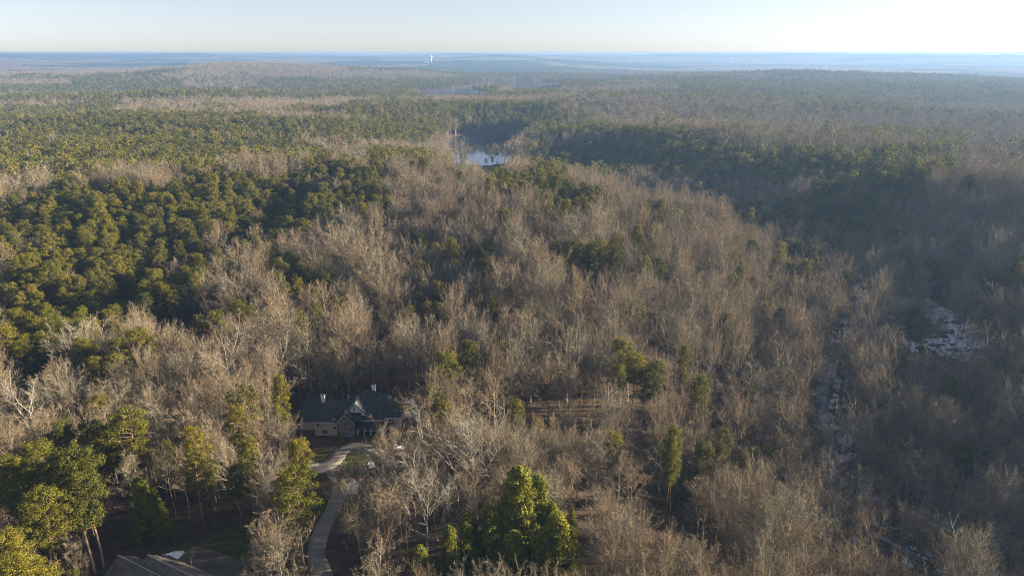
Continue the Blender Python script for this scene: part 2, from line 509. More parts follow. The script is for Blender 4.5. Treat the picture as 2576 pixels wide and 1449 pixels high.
def tubes(P0, P1, R0, R1, sides):
    """tapered tubes between point arrays"""
    n = len(P0); d = unit(P1 - P0)
    a = np.where(np.abs(d[:, 2:3]) < 0.9, np.array([[0, 0, 1.0]]), np.array([[1.0, 0, 0]]))
    u = unit(np.cross(d, a)); w = np.cross(d, u)
    V = np.zeros((n, 2, sides, 3))
    for k in range(sides):
        an = 2 * math.pi * k / sides
        o = u * math.cos(an) + w * math.sin(an)
        V[:, 0, k] = P0 + o * R0[:, None]; V[:, 1, k] = P1 + o * R1[:, None]
    F_ = []
    base = np.arange(n)[:, None] * 2 * sides
    for k in range(sides):
        k2 = (k + 1) % sides
        F_.append(np.concatenate([base + k, base + k2, base + sides + k2], 1))
        F_.append(np.concatenate([base + k, base + sides + k2, base + sides + k], 1))
    return V.reshape(-1, 3), np.vstack(F_)

def slivers(P0, P1, W, rg):
    d = unit(P1 - P0); r = unit(np.cross(d, rg.normal(size=d.shape)))
    V = np.stack([P0 - r * W[:, None] / 2, P0 + r * W[:, None] / 2, P1], 1).reshape(-1, 3)
    return V, np.arange(len(V)).reshape(-1, 3)

def join(parts):
    V, T, o = [], [], 0
    for v, t in parts:
        V.append(v); T.append(t + o); o += len(v)
    return np.vstack(V), np.vstack(T)

def bare_tree(seed, Ht=24.0, form='spread', lod=0):
    rg = np.random.default_rng(seed)
    p = dict(spread=(0.40, 0.38, 68), narrow=(0.29, 0.42, 46), vase=(0.42, 0.32, 52), forked=(0.40, 0.30, 58))[form]
    wide, t0, ang = p; wide *= rg.uniform(0.8, 1.15); t0 += rg.uniform(-0.08, 0.10); ang *= rg.uniform(0.82, 1.18)
    nseg = 7 if lod == 0 else 3
    # trunk
    tz = np.linspace(0, 0.80 if form != 'vase' else 0.6, nseg + 1) * Ht
    off = np.cumsum(rg.normal(0, 0.16 if lod == 0 else 0.2, (nseg + 1, 2)), 0); off[0] = 0
    tp = np.column_stack([off, tz]); tr = np.linspace(0.34, 0.07, nseg + 1); tr[0] = 0.42
    trunk = [tubes(tp[:-1], tp[1:], tr[:-1], tr[1:], 6 if lod == 0 else 3)]
    crown = []
    def at(t):  # point on the trunk, t in 0..1
        s = np.clip(t, 0, 1) * nseg; i = np.minimum(s.astype(int), nseg - 1)
        return tp[i] + (tp[i + 1] - tp[i]) * (s - i)[:, None]
    n1 = {0: int(rg.integers(10, 17)), 1: 8}[lod]
    t = t0 / 0.8 + (1 - t0 / 0.8) * np.linspace(0.02, 1, n1) ** 0.9
    az = np.arange(n1) * 2.4 + rg.uniform(0, 6) + rg.normal(0, 0.3, n1)
    el = np.radians(90 - (ang * (1 - 0.72 * np.linspace(0, 1, n1)) + rg.normal(0, 5, n1)))
    L1 = Ht * (wide * (1.05 - rg.uniform(0.1, 0.6) * np.linspace(0, 1, n1))) * rg.uniform(0.62, 1.2, n1) / 0.8
    if form == 'forked': L1[:3] *= 1.25
    p0 = at(t)
    def dirs(az, el): return np.stack([np.cos(az) * np.cos(el), np.sin(az) * np.cos(el), np.sin(el)], 1)
    D = dirs(az, el)
    # limbs in three bending segments that turn upward
    pts = [p0]; dd = D.copy(); segs = 3 if lod == 0 else 2
    for k in range(segs):
        pts.append(pts[-1] + dd * (L1 / segs)[:, None])
        dd = unit(dd + np.array([0, 0, 0.14]) + rg.normal(0, 0.15, dd.shape))
    r = np.interp(t, [0, 1], [0.15, 0.07])
    for k in range(segs):
        a, b = 1 - k / segs * 0.75, 1 - (k + 1) / segs * 0.75
        trunk.append(tubes(pts[k], pts[k + 1], r * a, r * b, 4 if lod == 0 else 3))
    pts = np.stack(pts, 1)                                        # n1, segs+1, 3
    def along(pts, s):                                            # s: n,m
        n, m1, _ = pts.shape; x = s * (m1 - 1); i = np.minimum(x.astype(int), m1 - 2); f = (x - i)[..., None]
        ar = np.arange(n)[:, None]
        return pts[ar, i] * (1 - f) + pts[ar, i + 1] * f, unit(pts[ar, i + 1] - pts[ar, i])
    def children(pts, L, m, lo, ratio, spread, upb):
        n = len(pts); s = np.linspace(lo, 1.0, m)[None] + rg.uniform(-0.05, 0.05, (n, m)); s = np.clip(s, 0, 0.999)
        q, d = along(pts, s)
        rnd = unit(rg.normal(size=d.shape)); side = unit(rnd - d * np.sum(rnd * d, -1, keepdims=True))
        sp_ = np.radians(spread) * rg.uniform(0.5, 1.2, (n, m))[..., None]
        nd = unit(d * np.cos(sp_) + side * np.sin(sp_) + np.array([0, 0, upb]))
        ln = (L[:, None] * ratio * (1.15 - 0.55 * s) * rg.uniform(0.7, 1.2, (n, m)))
        return q.reshape(-1, 3), nd.reshape(-1, 3), ln.ravel()
    if lod == 0:
        q, d, ln = children(pts, L1, 9, 0.18, 0.50, 50, 0.12)
        mid = q + d * (ln / 2)[:, None]; d2 = unit(d + np.array([0, 0, 0.10]) + rg.normal(0, 0.18, d.shape)); end = mid + d2 * (ln / 2)[:, None]
        rr_ = 0.022 + 0.012 * ln / 3
        crown.append(tubes(q, mid, rr_ * 1.3, rr_ * 0.9, 3)); crown.append(tubes(mid, end, rr_ * 0.9, rr_ * 0.5, 3))
        pts2 = np.stack([q, mid, end], 1)
        q3, d3, l3 = children(pts2, ln, 8, 0.12, 0.46, 46, 0.08)
        e3 = q3 + d3 * l3[:, None]
        crown.append(slivers(q3, e3, np.full(len(q3), 0.065), rg))
        crown.append(slivers(q3, e3, np.full(len(q3), 0.055), rg))
        pts3 = np.stack([q3, e3], 1)
        q4, d4, l4 = children(pts3, np.maximum(l3, 0.8), 6, 0.15, 0.72, 42, 0.06)
        crown.append(slivers(q4, q4 + d4 * l4[:, None], np.full(len(q4), 0.044), rg))
    else:
        q, d, ln = children(pts, L1, 6, 0.2, 0.52, 50, 0.12)
        e = q + d * ln[:, None]
        crown.append(slivers(q, e, np.full(len(q), 0.15), rg))
        q3, d3, l3 = children(np.stack([q, e], 1), ln, 12, 0.12, 0.58, 48, 0.08)
        crown.append(slivers(q3, q3 + d3 * l3[:, None], np.full(len(q3), 0.15), rg))
    return join(trunk), join(crown)

def leaf_faces(C, N, size, rg, jit=0.6):
    """small three-cornered leaf clumps at C, facing about N"""
    n = unit(N + rg.normal(0, jit, N.shape)); a = unit(np.cross(n, rg.normal(size=n.shape))); b = np.cross(n, a)
    s = size * rg.uniform(0.6, 1.3, len(C))
    V = np.stack([C + a * s[:, None], C - a * (s * 0.5)[:, None] + b * (s * 0.7)[:, None], C - a * (s * 0.5)[:, None] - b * (s * 0.7)[:, None]], 1)
    return V.reshape(-1, 3), np.arange(3 * len(C)).reshape(-1, 3)

def pine_tree(seed, Ht=25.0, form='round', lod=0):
    rg = np.random.default_rng(seed)
    base, rad_, top = dict(round=(0.50, 3.5, 0.62), tall=(0.38, 2.9, 0.55), flat=(0.60, 3.7, 0.55), loose=(0.42, 3.6, 0.6), cone=(0.06, 2.9, 0.15))[form]
    nseg = 6 if lod == 0 else 2
    tz = np.linspace(0, 0.93, nseg + 1) * Ht
    off = np.cumsum(rg.normal(0, 0.10, (nseg + 1, 2)), 0); off[0] = 0
    tp = np.column_stack([off, tz]); tr = np.linspace(0.25, 0.06, nseg + 1)
    trunk = [tubes(tp[:-1], tp[1:], tr[:-1], tr[1:], 6 if lod == 0 else 3)]
    nl = {0: 84, 1: 22}[lod]
    if form == 'cone': nl = int(nl * 1.5)
    if form == 'loose': nl = int(nl * 0.8)
    t = (np.arange(nl) + rg.uniform(0, 1, nl)) / nl                # 0 crown base .. 1 top
    if form == 'cone': prof = (1 - t) ** 0.8 * 0.95 + 0.10
    else: prof = np.sqrt(np.clip(1 - ((t - 0.42) / 0.62) ** 2, 0.03, 1)) * (0.75 + 0.25 * sstep(0, 0.3, t))
    az = np.arange(nl) * 2.4 + rg.normal(0, 0.4, nl)
    rr_ = rad_ * prof * np.sqrt(rg.uniform(0.10 if form != 'cone' else 0.3, 1.0, nl)) * rg.uniform(0.72, 1.22, nl) * (1 + 0.22 * np.sin(az + rg.uniform(0, 6)) * (form != 'cone'))
    z = Ht * (base + (0.965 - base) * t)
    C = np.stack([np.cos(az) * rr_, np.sin(az) * rr_, z + (0.10 if form != 'cone' else -0.25) * rr_], 1)
    lr = (0.92 if form != 'cone' else 0.85) * rg.uniform(0.5, 1.45, nl) * (1 if lod == 0 else 1.6)
    if form == 'cone': lr = lr * (0.55 + 0.6 * (1 - t))
    if lod == 0:
        o = np.stack([tp[-1][0] * t, tp[-1][1] * t, z - 0.35 * rr_ - 0.4], 1)
        trunk.append(tubes(o, C, np.full(nl, 0.06), np.full(nl, 0.025), 3))
    m = {0: 165, 1: 22}[lod]
    d = unit(rg.normal(size=(nl, m, 3)) + np.array([0, 0, 0.25]))
    k = rg.uniform(0.45, 1.12, (nl, m, 1))
    P = C[:, None] + d * lr[:, None, None] * k * np.array([1.15, 1.15, 0.72 if form != 'cone' else 0.9])
    crown = leaf_faces(P.reshape(-1, 3), d.reshape(-1, 3), 0.155 if lod == 0 else 0.62, rg, 0.5)
    return join(trunk), crown

BARE_FORMS = ['spread', 'vase', 'narrow', 'forked']
FORM_WORD = {'spread': 'broad', 'narrow': 'slender', 'vase': 'fan-shaped', 'forked': 'forked'}
COLOR_WORD = ['grey', 'tan', 'rusty']
BARE = []
for k in range(21):
    f = BARE_FORMS[k % 4]; ci = k // 7
    tr_, cr_ = bare_tree(100 + k, 24.0, f)
    BARE.append(dict(form=f, ci=ci, tr=tr_, cr=cr_, trunk=mesh_np('trunk', *tr_, [M_BARK[ci]]), crown=mesh_np('crown', *cr_, [M_TWIG[ci]])))
WHITE = []
for k in range(3):
    tr_, cr_ = bare_tree(200 + k, 26.0, ['forked', 'vase', 'spread'][k])
    WHITE.append(dict(form=['forked', 'vase', 'spread'][k], trunk=mesh_np('trunk', *tr_, [M_WHITEBARK]), crown=mesh_np('crown', *cr_, [M_WHITETWIG])))
PINE_FORMS = ['round', 'round', 'tall', 'flat', 'round', 'loose', 'tall', 'round']
PINE_WORD = {'round': 'round-crowned', 'tall': 'tall narrow', 'flat': 'flat-topped', 'loose': 'loose-branched'}
PINE = []
for k, f in enumerate(PINE_FORMS):
    tr_, cr_ = pine_tree(300 + k, 25.0, f)
    PINE.append(dict(form=f, tr=tr_, cr=cr_, trunk=mesh_np('trunk', *tr_, [M_PINEBARK]), crown=mesh_np('crown', *cr_, [M_NEEDLE])))
CEDAR = []
for k in range(3):
    tr_, cr_ = pine_tree(400 + k, 17.0, 'cone')
    CEDAR.append(dict(form='cone', trunk=mesh_np('trunk', *tr_, [M_PINEBARK]), crown=mesh_np('crown', *cr_, [M_CEDAR])))

def whole(name, tr_, cr_, mats):
    V, T = join([tr_, cr_]); mi = np.concatenate([np.zeros(len(tr_[1]), int), np.ones(len(cr_[1]), int)])
    return bpy.data.objects.new(name, mesh_np(name, V, T, mats, mi))

COL_BARE = bpy.data.collections.new('bare_models'); COL_PINE = bpy.data.collections.new('pine_models')
for k, b in enumerate(BARE): COL_BARE.objects.link(whole(f'b{k:02d}', b['tr'], b['cr'], [M_BARK[b['ci']], M_TWIG[b['ci']]]))
for k in range(8):
    ci = k % 3; tr_, cr_ = bare_tree(500 + k, 24.0, BARE_FORMS[k % 4], 1)
    COL_BARE.objects.link(whole(f'b{21 + k:02d}', tr_, cr_, [M_BARK[ci], M_TWIG[ci]]))
for k, b in enumerate(PINE): COL_PINE.objects.link(whole(f'p{k:02d}', b['tr'], b['cr'], [M_PINEBARK, M_NEEDLE]))
for k in range(6):
    tr_, cr_ = pine_tree(600 + k, 25.0, PINE_FORMS[k], 1)
    COL_PINE.objects.link(whole(f'p{8 + k:02d}', tr_, cr_, [M_PINEBARK, M_NEEDLE]))

# ---------------------------------------------------------------- where the trees stand
# stands of pine, outlined in the 2576 px view at canopy height: (outline, share of pines)
STANDS = [
    ([(0, 402), (560, 402), (980, 398), (985, 450), (560, 440), (110, 470), (0, 485)], 0.9),
    ([(0, 200), (190, 204), (300, 192), (520, 186), (850, 188), (1010, 200), (1020, 240), (700, 243), (400, 240), (0, 250)], 0.75),
    ([(1000, 186), (1130, 182), (1260, 205), (1250, 240), (1005, 236)], 0.9),
    ([(860, 219), (1092, 222), (1092, 243), (859, 240)], 0.8),
    ([(885, 252), (960, 246), (1325, 252), (1325, 296), (1180, 305), (1100, 290), (885, 285)], 0.75),
    ([(1110, 284), (1285, 290), (1290, 338), (1150, 340), (1110, 320)], 0.6),
    ([(1289, 212), (1412, 214), (1412, 226), (1289, 226)], 0.9),
    ([(0, 258), (180, 268), (640, 282), (860, 292), (1060, 306), (1080, 350), (960, 345), (740, 340), (900, 400), (750, 396), (560, 392), (460, 408), (200, 410), (0, 412)], 0.93),
    ([(915, 362), (1090, 372), (1100, 410), (920, 412)], 0.85),
    ([(1110, 388), (1138, 398), (1140, 425), (1112, 420)], 0.9),
    ([(110, 455), (200, 444), (380, 434), (560, 425), (760, 436), (960, 440), (985, 490), (978, 520), (860, 530), (750, 565), (690, 600), (695, 640),
      (600, 620), (560, 560), (520, 560), (500, 600), (520, 650), (525, 700), (455, 735), (420, 745), (330, 790), (290, 870), (130, 898), (0, 905), (0, 475)], 0.96),
    ([(1210, 412), (1400, 432), (1540, 480), (1538, 535), (1470, 530), (1330, 480), (1230, 452)], 0.93),
    ([(1435, 270), (1625, 270), (1625, 292), (1435, 292)], 0.8),
    ([(1335, 380), (1420, 350), (1700, 328), (1860, 350), (1860, 410), (1700, 425), (1340, 425)], 0.96),
    ([(1717, 198), (2576, 196), (2576, 238), (2250, 262), (1994, 250), (1717, 240)], 0.88),
    ([(2290, 318), (2434, 330), (2434, 374), (2290, 372)], 0.7),
    ([(1717, 366), (2400, 362), (2400, 426), (1900, 440), (1717, 426)], 0.9),
    ([(2050, 426), (2340, 420), (2334, 502), (2060, 500)], 0.95),
    ([(1840, 500), (2040, 490), (2230, 500), (2235, 580), (2100, 585), (1950, 560), (1840, 545)], 0.93),
    ([(2184, 547), (2284, 550), (2290, 614), (2190, 610)], 0.5),
    ([(676, 650), (700, 630), (780, 640), (795, 720), (775, 745), (700, 740)], 0.85),
    ([(450, 790), (560, 777), (565, 845), (450, 845)], 0.8),
    ([(0, 413), (113, 413), (130, 468), (0, 478)], 0.1), ([(205, 415), (460, 411), (465, 442), (230, 450)], 0.1),
    ([(560, 398), (750, 396), (750, 425), (560, 428)], 0.15), ([(283, 243), (500, 240), (640, 262), (620, 278), (290, 274)], 0.1),
    ([(0, 193), (180, 193), (180, 210), (0, 210)], 0.1), ([(460, 196), (650, 196), (650, 216), (460, 216)], 0.15), ([(633, 273), (860, 275), (870, 291), (640, 288)], 0.1),
    ([(1400, 236), (1700, 240), (1990, 262), (1990, 330), (1720, 325), (1560, 310), (1430, 262)], 0.08), ([(2000, 270), (2576, 280), (2576, 312), (2290, 312), (2000, 330)], 0.1),
    ([(1160, 600), (1215, 588), (1270, 600), (1270, 650), (1215, 690), (1165, 640)], 0.95),
]
GAPS = [  # clearings, outlined at ground level in the view
    [(240, 862), (300, 815), (420, 765), (520, 745), (560, 760), (450, 790), (400, 840), (395, 862)],
    [(120, 1449), (100, 1400), (240, 1370), (400, 1330), (520, 1330), (560, 1380), (640, 1449), (640, 1600), (100, 1600)],
    [(1195, 1449), (1250, 1400), (1380, 1400), (1400, 1449), (1400, 1540), (1200, 1540)],
    [(0, 0), (0, 0), (0, 0)],
    [(2225, 735), (2330, 752), (2450, 820), (2480, 900), (2440, 935), (2340, 905), (2260, 860), (2215, 800)],
    [(0, 0), (0, 0), (0, 0)],
]
GAPW = [[ground_at(u, v) if v > 300 else (0, 0) for u, v in g] for g in GAPS]

# trees picked out one by one: (kind, u, v of the top, height, width factor, variant)
PICKED = [('pine', u, v, h, w, k) for u, v, h, w, k in [
    (1105, 703, 22, .9, 3), (1195, 710, 20, .75, 0), (1288, 716, 19, .7, 1), (1075, 755, 20, .8, 3), (1100, 757, 20, .8, 0), (1215, 755, 20, .8, 3), (1245, 748, 21, .9, 1),
    (1428, 812, 24, .75, 3), (1115, 882, 25, 1.1, 0), (1105, 905, 22, .9, 1), (1600, 885, 24, 1.0, 3), (1650, 905, 23, 1.0, 0), (1625, 920, 22, .9, 1), (1560, 910, 22, .8, 0),
    (1725, 862, 22, .7, 2), (1765, 935, 27, 1.0, 2), (1088, 605, 22, .8, 1), (1140, 648, 22, .95, 0), (1050, 650, 22, .9, 5), (1380, 562, 22, .6, 2), (1395, 600, 23, .75, 5),
    (1045, 512, 20, .7, 0), (1035, 570, 20, .9, 3), (845, 742, 21, .9, 0), (815, 685, 21, 1.0, 4), (1028, 530, 20, .8, 3),
    (750, 778, 24, .9, 2), (790, 762, 22, .7, 0), (598, 752, 25, 1.1, 0), (545, 778, 24, .95, 4), (492, 790, 22, .9, 5),
    (345, 820, 28, 1.25, 0), (372, 845, 24, 1.1, 4), (300, 845, 25, .9, 2), (322, 870, 22, .9, 1), (285, 888, 22, 1.0, 0), (222, 895, 22, 1.0, 3),
    (690, 940, 25, .7, 2), (612, 965, 28, 1.05, 5), (590, 1020, 22, .8, 0), (585, 770, 20, .7, 3),
    (140, 1055, 28, 1.0, 4), (310, 1020, 30, 1.15, 5), (285, 1040, 27, 1.0, 2), (235, 1055, 27, 1.1, 4), (470, 1070, 26, .85, 5), (610, 1095, 24, .85, 2), (520, 1150, 15, .8, 1), (583, 1165, 17, .8, 0),
    (738, 1102, 22, .9, 0), (735, 1168, 25, 1.05, 5), (705, 1180, 21, .95, 2), (240, 895, 21, .8, 4),
    (75, 1105, 28, 1.1, 0), (160, 1112, 33, 1.0, 5), (190, 1125, 31, 1.1, 2), (130, 1130, 29, .85, 4), (58, 1150, 30, .95, 5), (25, 1140, 30, 1.1, 2), (85, 1225, 25, 1.05, 0),
    (10, 1320, 28, 1.1, 2), (55, 1400, 22, 1.0, 0), (10, 1410, 24, 1.1, 4), (100, 1425, 18, .9, 1), (180, 1433, 14, .8, 0),
    (1600, 562, 26, .8, 2), (1612, 585, 24, .8, 6), (1650, 570, 23, .9, 5), (1665, 645, 22, .95, 3), (1700, 522, 24, 1.1, 0), (1842, 630, 25, 1.1, 5), (1858, 655, 22, .9, 2),
    (1900, 600, 24, .95, 0), (1890, 618, 22, .9, 1), (1890, 692, 19, .8, 2), (1940, 686, 20, .9, 3),
    (1960, 605, 26, 1.1, 0), (1990, 598, 27, 1.1, 4), (2020, 605, 27, 1.1, 0), (2045, 615, 27, 1.1, 2), (2060, 640, 26, 1.0, 5), (1985, 655, 22, .9, 1), (2035, 650, 25, 1.0, 4),
    (1425, 602, 23, .9, 3), (1455, 598, 24, 1.0, 0), (1485, 606, 24, 1.0, 4), (1515, 600, 24, 1.0, 0), (1545, 612, 23, .9, 1), (1440, 615, 22, .8, 1), (1500, 618, 22, .9, 3),
    (2510, 692, 20, .8, 3), (2560, 640, 22, 1.0, 0), (1705, 1065, 25, .8, 6), (1690, 1085, 23, .7, 2), (1810, 1045, 15, .7, 1), (1162, 383, 22, 1.0, 5), (1238, 392, 13, .9, 0), (1222, 398, 10, .9, 1),
    (1000, 190 + 240, 22, .9, 0), (950, 460, 22, .9, 0)]]
PICKED += [('cedar', u, v, h, w, k) for u, v, h, w, k in [
    (1308, 1160, 29, 1.25, 0), (1355, 1192, 25, 1.15, 1), (1280, 1200, 22, 1.1, 2), (1335, 1240, 22, 1.2, 0), (1410, 1282, 22, 1.35, 1), (1385, 1255, 20, 1.1, 2), (1370, 1320, 18, 1.2, 0), (1430, 1320, 17, 1.2, 2),
    (1225, 1262, 21, 1.15, 0), (1172, 1282, 20, .95, 1), (1195, 1300, 17, .9, 2), (1250, 1290, 18, 1.1, 1), (1130, 1310, 19, .95, 0), (1060, 1368, 17, 1.1, 2), (1085, 1400, 12, 1.0, 0), (1145, 1360, 13, 1.0, 1),
    (1290, 1330, 17, 1.2, 1), (1440, 1262, 10, .9, 1), (350, 1195, 17, 1.3, 0), (385, 1225, 13, 1.1, 1), (1230, 1392, 8, 1.2, 2), (870, 1165, 4, 1.4, 1), (895, 1160, 4, 1.5, 0), (855, 1085, 4, 1.5, 2), (960, 1085, 5, 1.3, 0), (1720, 1160, 12, 1.0, 2), (1700, 1200, 10, 1.0, 1)]]
PICKED += [('white', u, v, h, w, k) for u, v, h, w, k in [
    (2365, 622, 27, 1.0, 0), (2228, 655, 27, .95, 1), (1688, 475, 26, .8, 2), (1735, 592, 25, .9, 1), (1752, 605, 24, .9, 0), (1818, 612, 25, .9, 2), (1893, 632, 22, .8, 1),
    (2165, 742, 25, .9, 0), (2255, 845, 25, .9, 0), (2105, 850, 23, .7, 1), (2090, 1080, 22, .8, 0), (2300, 925, 24, .8, 2), (1190, 792, 27, 1.0, 1), (1195, 1075, 26, 1.05, 0),
    (660, 850, 26, .95, 1), (435, 865, 27, 1.1, 1), (560, 862, 27, 1.1, 2), (860, 600, 27, 1.1, 2), (1060, 1160, 26, 1.0, 1), (1430, 845, 24, .7, 0), (1760, 540, 20, .5, 1), (2460, 690, 25, 1.0, 1),
    (2110, 1165, 20, .8, 2), (2040, 520, 20, .6, 0), (210, 830, 26, 1.0, 0), (60, 985, 25, 1.1, 2), (1740, 800, 24, .9, 1), (2450, 1090, 24, .9, 1), (925, 1180, 18, .8, 0), (1000, 1180, 19, .8, 2)]]

def place_top(u, v, h):
    x, y = ground_at(u, v, h)
    return x, y

specs = []          # kind, x, y, z, height, width factor, rotation, variant
PICKED = [(kd, u, v, h * 1.1 if kd == 'pine' and h < 27 else h, w, k) for kd, u, v, h, w, k in PICKED]
for kd, u, v, h, w, k in PICKED:
    x, y = place_top(u, v, h)
    specs.append((kd, x, y, float(ht(x, y)), h, w, rng.uniform(0, 6.28), k, 1))

def scatter(r0, r1, cell, seed, jit=0.42, marg=6.0):
    rg = np.random.default_rng(seed)
    xm = r1 * math.sin(rad(46)) + 120
    xs = np.arange(-xm, xm, cell); ys = np.arange(max(0, r0 * 0.6), r1, cell)
    X, Y = np.meshgrid(xs, ys); X = X.ravel(); Y = Y.ravel()
    X = X + rg.uniform(-jit, jit, X.shape) * cell; Y = Y + rg.uniform(-jit, jit, Y.shape) * cell
    R = np.hypot(X, Y)
    k = (R >= r0) & (R < r1) & (np.abs(X) < Y * math.tan(rad(37.5)) + 40 + (X > 0) * 150) & (Y > 62)
    return X[k], Y[k], rg

def is_free(X, Y):
    ok = np.ones(X.shape, bool)
    near = Y < 420
    h = (np.abs(X - HOUSE[0] - 2) < 24) & (Y > HOUSE[1] - 7) & (Y < HOUSE[1] + 20)
    ok &= ~h
    ok &= ~((np.abs(X + 70) < 17) & (np.abs(Y - 110) < 15))
    dd = np.full(X.shape, 99.0)
    i = np.where(Y < 230)[0]
    dd[i] = np.min(np.hypot(X[i, None] - DRIVES[None, :, 0], Y[i, None] - DRIVES[None, :, 1]), 1)
    ok &= dd > 3.4
    ok &= seg_dist(X, Y, CREEK) > 4.6
    for g in GAPW: ok &= ~(inpoly(X, Y, g) & (_hash(np.floor(X), np.floor(Y), 3) < (0.8 if g is GAPW[4] else 0.93)))
    ok &= ~((lake_t(X, Y) < 1.45) & (ht(X, Y) < -13.6))
    return ok

def pine_share(X, Y, Z):
    u, v, _ = project(X, Y, Z + 21)
    s = np.zeros(X.shape)
    wob = 10
    uu = u + (fbm(X, Y, 40, 2, 71) - 0.5) * wob; vv = v + (fbm(X, Y, 40, 2, 72) - 0.5) * wob * 0.5
    for poly, share in STANDS:
        s = np.where(inpoly(uu, vv, poly), share, s)
    # beyond what can be outlined: stands from a noise field
    f = fbm(X * 0.8, Y, 420, 4, 91)
    far = sstep(0.505, 0.53, f) * 0.97
    bl = sstep(205, 185, v)
    s = s * (1 - bl) + far * bl
    mid = (v < 330) & (v >= 190) & (s < 0.05)
    s = np.where(mid, sstep(0.545, 0.57, fbm(X, Y, 230, 3, 93)) * 0.95, s)
    s = np.where((s < 0.05) & (v > 330), np.where(u > 1750, 0.08, 0.04) * (v < 1150), s)
    return s

def add_scatter(r0, r1, cell, seed, far=False):
    X, Y, rg = scatter(r0, r1, cell, seed)
    ok = is_free(X, Y); X, Y = X[ok], Y[ok]
    Z = ht(X, Y)
    h0 = np.clip(rg.normal(21.0, 3.2, X.shape) + (fbm(X, Y, 80, 2, 62) - 0.5) * 6, 11, 30)
    h0 = h0 * (0.86 + 0.14 * sstep(150, 240, np.hypot(X, Y)))
    ps = pine_share(X, Y, Z + h0 - 21)
    pine = rg.uniform(size=X.shape) < ps
    # keep away from the picked trees
    P = np.array([(s[1], s[2]) for s in specs if s[8] == 1])
    if r0 < 900:
        i = np.where(Y < 900)[0]
        d = np.full(X.shape, 99.0)
        d[i] = np.min(np.hypot(X[i, None] - P[None, :, 0], Y[i, None] - P[None, :, 1]), 1)
        keep = d > np.where(pine, 3.0, 4.2); X, Y, Z, pine, h0 = X[keep], Y[keep], Z[keep], pine[keep], h0[keep]
    thin = fbm(X, Y, 45, 2, 61) + rg.uniform(-0.25, 0.25, X.shape)
    keep = ((thin > 0.27) & (rg.uniform(size=X.shape) < 0.9)) | pine; X, Y, Z, pine, h0 = X[keep], Y[keep], Z[keep], pine[keep], h0[keep]
    hgt = np.where(pine, h0 + 1.6, h0)
    if r0 < 3000:
        k2 = clear_view(X, Y, Z, hgt, pine, rg)
        X, Y, Z, pine, hgt = X[k2], Y[k2], Z[k2], pine[k2], hgt[k2]
    wd = np.where(pine, rg.uniform(0.72, 1.15, X.shape), rg.uniform(0.62, 1.02, X.shape)); rot = rg.uniform(0, 6.28, X.shape)
    return X, Y, Z, pine, hgt, wd, rot, rg

# things seen free of nearer trees: (outline in the view, distance from which it is seen)
CLEAR = [([(728, 975), (790, 985), (900, 968), (1012, 1005), (1016, 1085), (960, 1104), (840, 1108), (815, 1045), (735, 1015)], 189.5, 1.0),
         ([(1145, 418), (1145, 372), (1160, 345), (1290, 345), (1275, 395), (1262, 418)], 800, 1.0),
         ([(770, 1460), (768, 1390), (795, 1310), (848, 1310), (840, 1390), (858, 1460)], 142, 1.0), ([(815, 1310), (840, 1190), (862, 1190), (850, 1310)], 160, 0.7),
         ([(790, 1190), (830, 1120), (900, 1110), (960, 1125), (960, 1150), (850, 1150), (865, 1250), (835, 1250)], 160, 0.3),
         ([(1030, 1449), (1040, 1370), (1100, 1310), (1170, 1280), (1240, 1250), (1295, 1165), (1330, 1165), (1440, 1290), (1460, 1449)], 133, 1.0),
         ([(1290, 212), (1400, 208), (1410, 218), (1290, 218)], 2900, 1.0), ([(1040, 226), (1180, 224), (1230, 238), (1080, 240)], 2400, 1.0),
         ([(2235, 740), (2330, 755), (2440, 820), (2460, 905), (2360, 900), (2250, 820)], 325, 0.9),
         ([(2060, 950), (2125, 950), (2120, 1060), (2060, 1060)], 240, 0.8), ([(2060, 1180), (2200, 1200), (2180, 1310), (2090, 1280)], 175, 0.6),
         ([(2160, 1300), (2360, 1420), (2330, 1440), (2130, 1310)], 153, 0.8), ([(2300, 1195), (2440, 1195), (2480, 1300), (2330, 1300)], 180, 0.7),
         ([(1560, 480), (1640, 500), (1640, 600), (1560, 570)], 600, 0.7),
         ([(250, 1449), (280, 1380), (400, 1375), (540, 1390), (610, 1449), (610, 1520), (250, 1520)], 135, 1.0), ([(130, 1400), (300, 1340), (520, 1330), (530, 1390), (130, 1449)], 133, 0.8),
         ([(1370, 1130), (1600, 1110), (1600, 1290), (1480, 1290)], 150, 0.15),
         ([(280, 790), (500, 740), (560, 760), (400, 850), (270, 862)], 290, 0.9)]
for kd, u, v, h, w, k in PICKED:
    x, y = place_top(u, v, h); d = math.hypot(x, y); s_ = F / math.hypot(x, y, H) 
    low = {'pine': 0.33, 'cedar': 0.8, 'white': 0.75}[kd]; hw = {'pine': 3.0, 'cedar': 3.2, 'white': 3.2}[kd] * w * s_ * (h / 24)
    CLEAR.append(([(u - hw, v + 4), (u + hw, v + 4), (u + hw, v + h * low * s_ * 0.85), (u - hw, v + h * low * s_ * 0.85)], d - 4, (0.75 if kd != 'white' else 0.15)))

def clear_view(X, Y, Z, hgt, pine, rg):
    keep = np.ones(X.shape, bool); R = np.hypot(X, Y); roll = rg.uniform(size=X.shape)
    for poly, dist, share in CLEAR:
        if dist < R.min(): continue
        c = np.where((R < dist) & keep)[0]
        for f_ in (1.0, 0.88, 0.74, 0.6, 0.48):
            for sx in (np.arange(-4, 4.1, 1.0) if dist < 220 else (-4.0, -2.0, 0, 2.0, 4.0)):
                if len(c) == 0: continue
                u, v, _ = project(X[c] + sx, Y[c], Z[c] + hgt[c] * f_)
                hit = inpoly(u, v, poly) & (roll[c] < share)
                keep[c[hit]] = False; c = c[~hit]
    return keep

